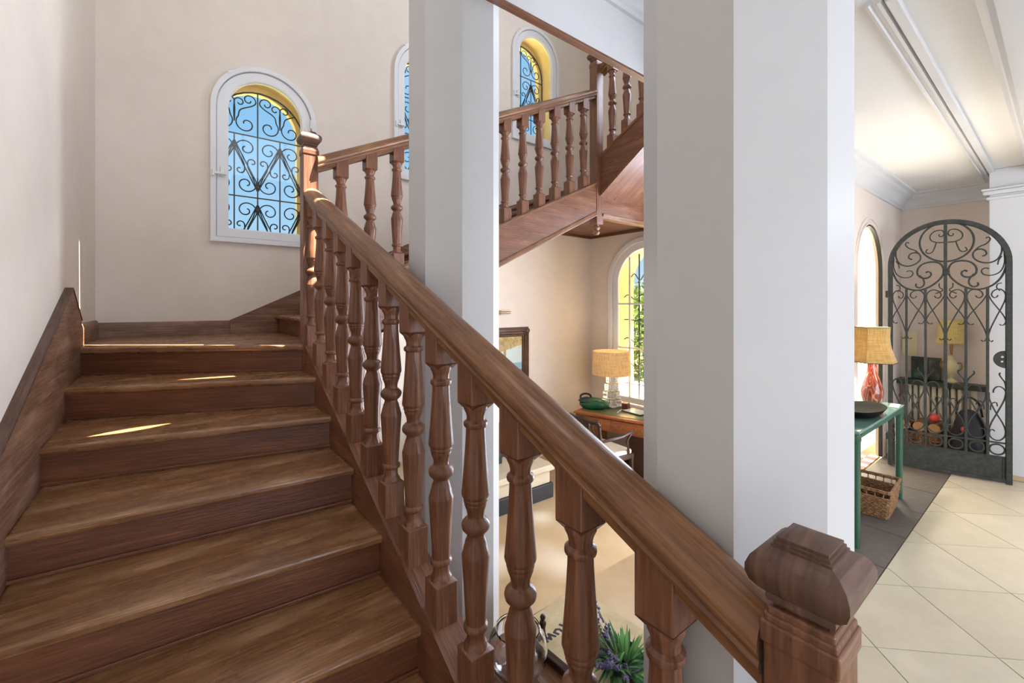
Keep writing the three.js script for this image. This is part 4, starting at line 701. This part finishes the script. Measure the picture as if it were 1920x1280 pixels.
(() => {   // armchair at the desk
  const c = thing('armchair', 'dark wooden open armchair with pale seat drawn up to the desk', 'chair', [4.08, Y0, 3.46], -0.10);
  const W = M.darkwood, v = (x, y, z) => new THREE.Vector3(x, y, z);
  // local +x faces the desk, z is width
  mesh('seat', lb(0.46, 0.06, 0.5, 0.02, 0.43, 0, 0.02), flat(0xd9cdb4, 0.85), c);
  mesh('seat_rail', [lb(0.5, 0.06, 0.03, 0.02, 0.38, 0.25, 0.006), lb(0.5, 0.06, 0.03, 0.02, 0.38, -0.25, 0.006), lb(0.03, 0.06, 0.5, 0.26, 0.38, 0, 0.006), lb(0.03, 0.06, 0.5, -0.22, 0.38, 0, 0.006)], W, c);
  for (const s of [-1, 1]) {
    mesh('leg', tube([v(0.24, 0, s * 0.25), v(0.245, 0.2, s * 0.25), v(0.24, 0.4, s * 0.25)], 0.021, 8, 7), W, c);
    mesh('leg', tube([v(-0.28, 0, s * 0.22), v(-0.23, 0.2, s * 0.225), v(-0.22, 0.42, s * 0.23)], 0.021, 8, 7), W, c);
    mesh('back_post', tube([v(-0.22, 0.40, s * 0.23), v(-0.25, 0.62, s * 0.245), v(-0.29, 0.80, s * 0.26)], 0.02, 10, 7), W, c);
    mesh('arm', tube([v(-0.25, 0.62, s * 0.25), v(-0.12, 0.64, s * 0.29), v(0.03, 0.655, s * 0.31), v(0.15, 0.68, s * 0.31), v(0.21, 0.675, s * 0.305)], 0.018, 16, 7), W, c);
    mesh('arm_support', tube([v(0.17, 0.67, s * 0.308), v(0.12, 0.58, s * 0.29), v(0.16, 0.5, s * 0.27), v(0.19, 0.40, s * 0.25)], 0.015, 14, 7), W, c);
  }
  mesh('top_rail', tube([v(-0.29, 0.80, -0.27), v(-0.30, 0.835, -0.24), v(-0.305, 0.83, -0.15), v(-0.31, 0.85, 0), v(-0.305, 0.83, 0.15), v(-0.30, 0.835, 0.24), v(-0.29, 0.80, 0.27)], 0.024, 40, 8), W, c);
  const sp = new THREE.Shape(); sp.moveTo(-0.05, 0); sp.bezierCurveTo(-0.04, 0.12, -0.09, 0.16, -0.08, 0.24); sp.bezierCurveTo(-0.07, 0.3, -0.11, 0.34, -0.1, 0.39); sp.lineTo(0.1, 0.39); sp.bezierCurveTo(0.11, 0.34, 0.07, 0.3, 0.08, 0.24); sp.bezierCurveTo(0.09, 0.16, 0.04, 0.12, 0.05, 0); const hl = new THREE.Path(); hl.absellipse(0, 0.27, 0.03, 0.055, 0, Math.PI * 2); sp.holes.push(hl);
  const sg = new THREE.ExtrudeGeometry(sp, { depth: 0.014, bevelEnabled: false }); sg.rotateY(Math.PI / 2); sg.rotateZ(0.17); sg.translate(-0.235, 0.43, 0); mesh('splat', uvBox(sg, 'y'), W, c);
})();
(() => {   // framed painting on the back wall
  const p = thing('framed_painting', 'oil painting in a heavy carved brown frame below the stairs', 'painting', [3.42, 0.40, DB]);
  const W = 1.02, H = 0.90, prof = [[0, 0], [0.02, 0.03], [0.03, 0.05], [0.05, 0.05], [0.06, 0.035], [0.085, 0.04], [0.1, 0.02], [0.115, 0.025], [0.13, 0.005], [0.13, 0]];
  const fm = wood(woodTex([54, 36, 26], [120, 84, 60], [150, 112, 82], 1.4), 0.4);
  const side = (len) => { const pos = [], n = prof.length; const P = (e, k) => [e * (len / 2 - prof[k][0]), prof[k][0], prof[k][1]]; for (let k = 0; k + 1 < n; k++) { const a = P(-1, k), b = P(1, k), c = P(1, k + 1), d = P(-1, k + 1); for (const q of [a, b, c, a, c, d]) pos.push(...q); } const g = new THREE.BufferGeometry(); g.setAttribute('position', new THREE.Float32BufferAttribute(pos, 3)); g.computeVertexNormals(); return uvBox(toCreasedNormals(g, 0.5)); };
  for (const [len, rot, x, y] of [[W, 0, 0, 0], [W, Math.PI, 0, H], [H, Math.PI / 2, W / 2, H / 2], [H, -Math.PI / 2, -W / 2, H / 2]]) { const m = mesh('frame_side', side(len), fm, p); m.rotation.z = rot; m.position.set(x, y, 0.003); }
  for (const [sx, sy] of [[-1, 0], [1, 0], [-1, 1], [1, 1]]) { const m = mesh('carved_corner', [new THREE.SphereGeometry(0.04, 12, 8).scale(1, 1, 0.6), new THREE.SphereGeometry(0.022, 10, 8).translate(-sx * 0.055, 0, 0), new THREE.SphereGeometry(0.022, 10, 8).translate(0, (sy ? -1 : 1) * 0.055, 0)], fm, p); m.position.set(sx * (W / 2 - 0.05), sy ? H - 0.05 : 0.05, 0.045); }
  const cv = document.createElement('canvas'); cv.width = 256; cv.height = 220; const x = cv.getContext('2d');
  x.fillStyle = '#c9d6cf'; x.fillRect(0, 0, 256, 220); x.fillStyle = '#8fb0b4'; x.fillRect(0, 120, 256, 40); x.fillStyle = '#4f7f92'; x.fillRect(0, 150, 256, 20); x.fillStyle = '#9fc0c4'; x.fillRect(0, 168, 256, 52);
  x.fillStyle = '#b39a62'; x.beginPath(); x.moveTo(0, 0); x.lineTo(256, 0); x.lineTo(256, 40); x.lineTo(60, 86); x.lineTo(0, 92); x.fill(); for (let i = 0; i < 90; i++) { x.fillStyle = ['#c9a45a', '#8d7a4a', '#a8874c', '#d2b878'][i % 4]; x.globalAlpha = 0.5; x.beginPath(); x.ellipse(R(0, 256), R(0, 46), R(6, 22), R(2, 7), R(0, 3), 0, 6.3); x.fill(); } x.globalAlpha = 1;
  x.fillStyle = '#b08a58'; x.fillRect(150, 56, 14, 120); x.fillStyle = '#7b5b3a'; x.fillRect(40, 80, 10, 140);
  const ct = new THREE.CanvasTexture(cv); ct.colorSpace = THREE.SRGBColorSpace; const pl = new THREE.PlaneGeometry(W - 0.22, H - 0.22); pl.translate(0, H / 2, 0.012); mesh('canvas', pl, new THREE.MeshStandardMaterial({ map: ct, roughness: 0.5 }), p);
  const r = thing('picture_light', 'thin brass picture light above the painting', 'picture light', [3.42, 1.50, DB - 0.02]); mesh('rod', lb(0.34, 0.012, 0.012, 0, 0.014, 0.02, 0.004), M.brass, r); mesh('rod', lb(0.34, 0.01, 0.01, 0, -0.012, 0.02, 0.004), M.brass, r); mesh('bracket', lb(0.03, 0.06, 0.03, 0, 0, 0, 0.004), M.brass, r);
})();
(() => {   // raised stone hearth with a low black fire basket
  const h = thing('stone_hearth', 'raised beige stone hearth on a black plinth under the stairs', 'hearth', [2.55, Y0, 4.1]);
  const st = plaster([206, 190, 158], 26, 0.6);
  mesh('plinth', lb(1.7, 0.165, 1.04, 0, 0.0825, 0, 0.008), flat(0x201f1e, 0.5), h); mesh('body', lb(1.64, 0.14, 0.98, 0, 0.235, 0, 0.006), st, h); mesh('slab_top', lb(1.72, 0.07, 1.06, 0, 0.34, 0, 0.014), st, h);
  const f = thing('iron_stove', 'low black iron stove on the stone hearth', 'stove', [2.62, Y0 + 0.376, 4.15]); const bk = flat(0x1a1b1d, 0.45);
  mesh('body', lb(0.7, 0.34, 0.46, 0, 0.24, 0, 0.02), bk, f); for (const sx of [-1, 1]) for (const sz of [-1, 1]) mesh('leg', lb(0.05, 0.08, 0.05, sx * 0.3, 0.04, sz * 0.19, 0.01), bk, f); mesh('door', lb(0.42, 0.22, 0.02, 0, 0.24, 0.235, 0.008), bk, f); mesh('top_plate', lb(0.74, 0.02, 0.5, 0, 0.42, 0, 0.008), bk, f); mesh('flue', lathe([[0.07, 0.43], [0.07, 0.62], [0, 0.621]], 18), bk, f);
})();

// ---------------------------------------------------------------- low chest behind the balusters and what stands on it
const CH = EYE - 1.19;
(() => {
  const c = thing('wooden_chest', 'low brown wooden chest between the columns behind the balusters', 'chest', [1.07, 0, 0.985]);
  mesh('body', lb(0.52, CH - 0.06, 0.54, 0, (CH - 0.06) / 2 + 0.03, 0, 0.006), M.rail, c); mesh('lid', lb(0.56, 0.03, 0.58, 0, CH - 0.015, 0, 0.008, 'z'), M.rail, c); mesh('plinth', lb(0.55, 0.05, 0.57, 0, 0.026, 0, 0.006), M.darkwood, c);
  const s = thing('lettered_board', 'cream board in a dark wooden frame with black handwriting lying on the chest', 'board', [1.165, CH + 0.001, 1.04], 0.05);
  const cv = document.createElement('canvas'); cv.width = 256; cv.height = 384; const x = cv.getContext('2d'); x.fillStyle = '#d3bf92'; x.fillRect(0, 0, 256, 384); for (let i = 0; i < 400; i++) { x.fillStyle = i % 2 ? 'rgba(190,160,110,0.12)' : 'rgba(235,220,180,0.12)'; x.beginPath(); x.arc(R(0, 256), R(0, 384), R(4, 26), 0, 6.3); x.fill(); }
  x.strokeStyle = '#2b2a30'; x.lineWidth = 8; x.lineCap = 'round'; x.lineJoin = 'round';
  x.translate(-8, -52);
  const strokes = [[[30, 172], [36, 150], [44, 172], [52, 150], [60, 172]], [[72, 172], [68, 158], [80, 152], [88, 160], [88, 172]], [[102, 146], [110, 172], [120, 146]], [[132, 150], [140, 164], [150, 150], [136, 188]], [[166, 172], [166, 140]], [[180, 160], [192, 160], [186, 148], [178, 164], [192, 172]], [[52, 232], [62, 246]], [[76, 230], [76, 246]]];
  for (const st of strokes) { x.beginPath(); st.forEach((p, i) => i ? x.lineTo(...p) : x.moveTo(...p)); x.stroke(); }
  const ct = new THREE.CanvasTexture(cv); ct.colorSpace = THREE.SRGBColorSpace;
  const W = 0.36, D = 0.43; const pl = new THREE.PlaneGeometry(W - 0.028, D - 0.028); pl.rotateX(-Math.PI / 2); pl.translate(0.014, 0.0125, -0.014); mesh('panel', pl, new THREE.MeshStandardMaterial({ map: ct, roughness: 0.6 }), s);
  mesh('backing', lb(W - 0.03, 0.012, D - 0.03, 0.014, 0.006, -0.014), flat(0xcdb88a, 0.7), s);
  for (const [w, d, px, pz] of [[0.028, D, -W / 2 + 0.014, 0], [W, 0.028, 0, D / 2 - 0.014]]) mesh('frame_side', lb(w, 0.024, d, px, 0.012, pz, 0.004, w > d ? 'x' : 'z'), M.darkwood, s);
})();
(() => {
  const j = thing('glass_bowl', 'clear round glass bowl on the chest behind the balusters', 'bowl', [0.885, CH + 0.001, 1.10]);
  mesh('bowl', lathe([[0, 0], [0.045, 0], [0.07, 0.012], [0.092, 0.045], [0.097, 0.08], [0.09, 0.115], [0.072, 0.14], [0.074, 0.146], [0.07, 0.146], [0.067, 0.139], [0.085, 0.113], [0.092, 0.08], [0.087, 0.047], [0.066, 0.016], [0.044, 0.005], [0, 0.005]], 40), new THREE.MeshPhysicalMaterial({ color: 0xffffff, transmission: 1, thickness: 0.004, roughness: 0.02, ior: 1.45 }), j);
  const m = thing('pepper_mill', 'small dark wooden mill with round knob beside the glass bowl', 'mill', [1.035, CH + 0.0145, 1.145]); m.scale.setScalar(0.62);
  mesh('body', lathe([[0, 0], [0.022, 0], [0.023, 0.01], [0.016, 0.03], [0.014, 0.06], [0.02, 0.085], [0.016, 0.1], [0.008, 0.106], [0, 0.107]], 18), M.darkwood, m); mesh('knob', new THREE.SphereGeometry(0.016, 16, 12).translate(0, 0.12, 0), M.darkwood, m);
})();
(() => {   // lavender in a dark bowl
  const l = thing('lavender_bowl', 'bunch of lavender with green leaves in a dark bowl on the chest', 'plant', [1.13, CH + 0.026, 0.88]);
  mesh('bowl', lathe([[0, 0], [0.04, 0], [0.06, 0.02], [0.072, 0.05], [0.07, 0.052], [0.056, 0.024], [0.036, 0.008], [0, 0.008]], 28), flat(0x33343a, 0.4), l);
  const leafM = [0x4f8a45, 0x6fae5a, 0x93c47a, 0x4a7d58].map(c => new THREE.MeshPhysicalMaterial({ color: c, roughness: 0.7, transmission: 0.3, thickness: 0, side: THREE.DoubleSide }));
  for (let i = 0; i < 230; i++) {
    const a = R(0, 6.283), el = R(0.25, 1.4), len = R(0.06, 0.135), w = R(0.004, 0.008), bend = R(0.02, 0.06); const pos = [], N = 6; const dir = [Math.cos(a) * Math.cos(el), Math.sin(el), Math.sin(a) * Math.cos(el)], sx = [-Math.sin(a), 0, Math.cos(a)];
    const bp = t => [R(0, 0) + Math.cos(a + 1) * 0.02 + dir[0] * len * t, Math.max(0.006, 0.02 + dir[1] * len * t - bend * t * t), Math.sin(a + 1) * 0.02 + dir[2] * len * t];
    for (let k = 0; k < N; k++) { const t0 = k / N, t1 = (k + 1) / N, w0 = w * Math.sin(Math.PI * Math.min(0.98, t0 * 0.9 + 0.1)), w1 = w * Math.sin(Math.PI * Math.min(0.999, t1 * 0.9 + 0.1)); const p0 = bp(t0), p1 = bp(t1); const A = p0.map((q, z) => q - sx[z] * w0), B = p0.map((q, z) => q + sx[z] * w0), C = p1.map((q, z) => q + sx[z] * w1), D = p1.map((q, z) => q - sx[z] * w1); pos.push(...A, ...B, ...C, ...A, ...C, ...D); }
    const g = new THREE.BufferGeometry(); g.setAttribute('position', new THREE.Float32BufferAttribute(pos, 3)); g.computeVertexNormals(); mesh('leaf', prep(g), leafM[i % 4], l);
  }
  const stem = flat(0x7d8a5c, 0.8), bl = [0x6f6790, 0x8b84a8, 0x575070].map(c => flat(c, 0.85));
  const bud = new THREE.SphereGeometry(0.0042, 6, 5);
  for (let i = 0; i < 34; i++) {
    const a = R(2.2, 5.0), el = R(0.35, 1.1), len = R(0.09, 0.19), d = new THREE.Vector3(Math.cos(a) * Math.cos(el), Math.sin(el), Math.sin(a) * Math.cos(el));
    const s = mesh('sprig', tube([new THREE.Vector3(0, 0.02, 0), d.clone().multiplyScalar(len * 0.6).add(new THREE.Vector3(0, 0.025, 0)), d.clone().multiplyScalar(len).add(new THREE.Vector3(0, 0.015, 0))], 0.0012, 8, 4), stem, l);
    const bs = []; for (let k = 0; k < 12; k++) { const t = 0.62 + 0.38 * k / 11, c = d.clone().multiplyScalar(len * t).add(new THREE.Vector3(0, 0.018, 0)); bs.push(bud.clone().translate(c.x + R(-0.005, 0.005), c.y + R(-0.005, 0.005), c.z + R(-0.005, 0.005))); } mesh('flower_spike', bs, bl[i % 3], s);
  }
  for (let i = 0; i < 9; i++) { const a = R(2.4, 3.6), s = tube([new THREE.Vector3(0, 0.03, 0), new THREE.Vector3(Math.cos(a) * 0.08, 0.11, Math.sin(a) * 0.03 - 0.03), new THREE.Vector3(Math.cos(a) * 0.13, R(0.16, 0.2), Math.sin(a) * 0.06 - 0.06)], 0.001, 10, 4); mesh('stem', s, stem, l); }
})();

struct('trim_10', bx(RW.x + RW.xt, RW.x + RW.xt + 0.5, 2.75, 2.9, 2.2, 5.4), M.ochre, 'ochre balcony slab added outside, out of view, above the desk window', 'sunshade');  // slab added out of view to keep sun off the desk window
struct('wall_added_outside', bx(6.2, 16, -0.3, 3.4, 2.35, 2.5), plaster([244, 240, 228], 10), 'added white wall outside, brightening the view through the arched doorway', 'wall');  // white wall added outside so the doorway looks bright
// ---------------------------------------------------------------- outside: garden beyond the desk window
struct('ground', [bx(RW.x + RW.xt, 30, -1.2, -0.62, -20, 30), bx(-20, RW.x + RW.xt, -1.2, -0.8, DB + WT, 30)], flat(0x8a8a5a, 0.95), 'garden ground outside the house', 'ground');
function bush(label, x, d, y, rx, ry, n, cols) {
  const b = thing('garden_tree', label, 'tree', [x, -0.62, d], 0, 'trees outside the desk window');
  mesh('trunk', tube([new THREE.Vector3(0, 0, 0), new THREE.Vector3(0.05, (y + 0.6) * 0.5, 0.03), new THREE.Vector3(0, y + 0.62, 0)], 0.09, 8, 8), flat(0x5b4a38, 0.9), b);
  cols.forEach((c, ci) => {
    const pos = []; for (let i = 0; i < n; i++) { const th = R(0, 6.283), ph = Math.acos(R(-1, 1)), rr = Math.pow(R(0.25, 1), 0.5), cx = rx * rr * Math.sin(ph) * Math.cos(th), cz = rx * rr * Math.sin(ph) * Math.sin(th), cy = y + 0.62 + ry * rr * Math.cos(ph); const s = R(0.05, 0.1), a = new THREE.Vector3(R(-1, 1), R(-1, 1), R(-1, 1)).normalize(), q = new THREE.Vector3(R(-1, 1), R(-1, 1), R(-1, 1)).cross(a).normalize(); const p = (u, v) => [cx + a.x * s * u + q.x * s * 0.5 * v, cy + a.y * s * u + q.y * s * 0.5 * v, cz + a.z * s * u + q.z * s * 0.5 * v]; pos.push(...p(-1, 0), ...p(0, -1), ...p(1, 0), ...p(-1, 0), ...p(1, 0), ...p(0, 1)); }
    const g = new THREE.BufferGeometry(); g.setAttribute('position', new THREE.Float32BufferAttribute(pos, 3)); g.computeVertexNormals();
    const m = mesh('foliage', prep(g), new THREE.MeshPhysicalMaterial({ color: c, roughness: 0.8, transmission: 0.35, thickness: 0, side: THREE.DoubleSide }), b); m.userData.kind = 'stuff';
  });
}
bush('bright yellow-green garden tree outside the desk window', 9.2, 6.2, 0.5, 1.5, 1.6, 2600, [0x5c7420, 0x6e822e, 0x445e1e]);
bush('darker green garden tree further behind the yellow-green one', 12.5, 9.4, 0.8, 2.0, 1.7, 2200, [0x3a541f, 0x4a6124]);

// ---------------------------------------------------------------- unseen lamps and lit windows, out of view, placed to light the rooms
(() => {
  const w = new THREE.Group(); w.name = 'window_5'; scene.add(w); w.userData.kind = 'structure'; tag(w, 'unseen tall glazed doors behind the viewer, lighting the columns and back wall', 'window');
  const glowPane = new THREE.MeshStandardMaterial({ color: 0xf4f4f2, emissive: 0xf2f6ff, emissiveIntensity: LIGHT.rear * 0.55, roughness: 0.9 });  // glowing pane stands for daylight through unseen doors
  const W = FW.x1 - FW.x0, H = FW.y1 - 0.05; mesh('pane', bx(FW.x0, FW.x1, 0.05, FW.y1, -4.12, -4.10), glowPane, w);
  for (let i = 0; i <= 4; i++) mesh('stile', bx(FW.x0 + W * i / 4 - 0.04, FW.x0 + W * i / 4 + 0.04, 0.05, FW.y1, -4.1, -4.05), M.paintwood, w);
  for (const y of [0.09, 0.9, 1.7, FW.y1 - 0.04]) mesh('rail', bx(FW.x0, FW.x1, y - 0.03, y + 0.03, -4.1, -4.05), M.paintwood, w);
  const l = new THREE.RectAreaLight(0xd8e7ff, LIGHT.rear, W, H); l.position.set((FW.x0 + FW.x1) / 2, FW.y1 / 2, 4.02); l.lookAt((FW.x0 + FW.x1) / 2, FW.y1 / 2, -5); scene.add(l);
  const u = new THREE.Group(); u.name = 'window_6'; scene.add(u); u.userData.kind = 'structure'; tag(u, 'added wide upper storey window behind the viewer, out of view', 'window');  // added window out of view, fill light from the gallery
  mesh('pane', bx(GW.x0, GW.x1, GW.y0, GW.y1, -4.12, -4.10), glowPane, u); for (let i = 0; i <= 4; i++) { const x = GW.x0 + (GW.x1 - GW.x0) * i / 4; mesh('stile', bx(x - 0.03, x + 0.03, GW.y0, GW.y1, -4.1, -4.05), M.paintwood, u); }
  const g = new THREE.RectAreaLight(0xd8e7ff, LIGHT.gallery, GW.x1 - GW.x0, GW.y1 - GW.y0); g.position.set((GW.x0 + GW.x1) / 2, (GW.y0 + GW.y1) / 2, 4.02); g.lookAt((GW.x0 + GW.x1) / 2, (GW.y0 + GW.y1) / 2 - 0.5, -5); scene.add(g);
})();
(() => {   // unseen glazed door, lights columns and sunken room from the right
  const w = new THREE.Group(); w.name = 'window_7'; scene.add(w); w.userData.kind = 'structure'; tag(w, 'unseen tall glazed door lighting the columns and sunken room from the right', 'window');
  const glowPane = new THREE.MeshStandardMaterial({ color: 0xf4f4f2, emissive: 0xf2f6ff, emissiveIntensity: LIGHT.side * 0.3, roughness: 0.9 });
  mesh('pane', bx(4.585, 4.598, Y0 + 0.1, 2.7, 1.62, 2.5), glowPane, w);
  for (const d of [1.6, 2.06, 2.52]) mesh('stile', bx(4.56, 4.6, Y0 + 0.02, 2.76, d - 0.03, d + 0.03), M.paintwood, w);
  for (const y of [Y0 + 0.06, 0.7, 1.75, 2.73]) mesh('rail', bx(4.56, 4.6, y - 0.03, y + 0.03, 1.6, 2.52), M.paintwood, w);
  const l = new THREE.RectAreaLight(0xd8e7ff, LIGHT.side, 0.9, 2.6 - Y0); l.position.set(4.55, 1.07, -2.06); l.lookAt(0, 1.07, -2.06); scene.add(l);
})();
(() => {   // unseen upper window, placed to light the left wall
  const w = new THREE.Group(); w.name = 'window_8'; scene.add(w); w.userData.kind = 'structure'; tag(w, 'unseen tall upper window in the stairwell lighting the left wall', 'window');
  const glowPane = new THREE.MeshStandardMaterial({ color: 0xf4f4f2, emissive: 0xf2f6ff, emissiveIntensity: LIGHT.upper * 0.5, roughness: 0.9 });
  mesh('pane', bx(4.586, 4.598, 4.0, 6.3, 1.62, 2.54), glowPane, w);
  for (const d of [1.6, 2.08, 2.56]) mesh('stile', bx(4.565, 4.599, 3.96, 6.34, d - 0.025, d + 0.025), M.paintwood, w);
  for (const y of [3.98, 5.15, 6.32]) mesh('rail', bx(4.565, 4.599, y - 0.025, y + 0.025, 1.6, 2.56), M.paintwood, w);
  const l = new THREE.RectAreaLight(0xd8e7ff, LIGHT.upper, 0.92, 2.3); l.position.set(4.555, 5.15, -2.08); l.lookAt(0, 5.15, -2.08); scene.add(l);
})();
function globe(label, x, y, d, r, power, color, drop) {  // added pendants out of view, fill light for stairwell and hall
  const t = thing('added_ceiling_lamp', label, 'lamp', [x, y, d]);
  const s = mesh('globe', new THREE.SphereGeometry(r, 24, 16), new THREE.MeshStandardMaterial({ color: 0xffffff, emissive: color, emissiveIntensity: 2, roughness: 0.6 }), t); s.castShadow = false;
  mesh('stem', lathe([[0.01, r * 0.9], [0.01, r + drop], [0, r + drop + 0.001]], 8), M.brass, t); mesh('rose', lathe([[0, r + drop - 0.03], [0.05, r + drop - 0.02], [0.06, r + drop], [0, r + drop]], 16), M.brass, t);
  const p = new THREE.PointLight(color, power, 0, 2); p.position.set(x, y, -d); p.castShadow = true; p.shadow.radius = 6; scene.add(p);
}
globe('added round white glass pendant, out of view, lighting the stairwell', 0.35, 4.9, 1.3, 0.2, LIGHT.well, 0xeef3ff, 1.7);
globe('added round white glass pendant, out of view, lighting the hall', 4.2, 2.35, -0.9, 0.13, LIGHT.hall, 0xeef3ff, 0.39);

renderer.render(scene, camera);
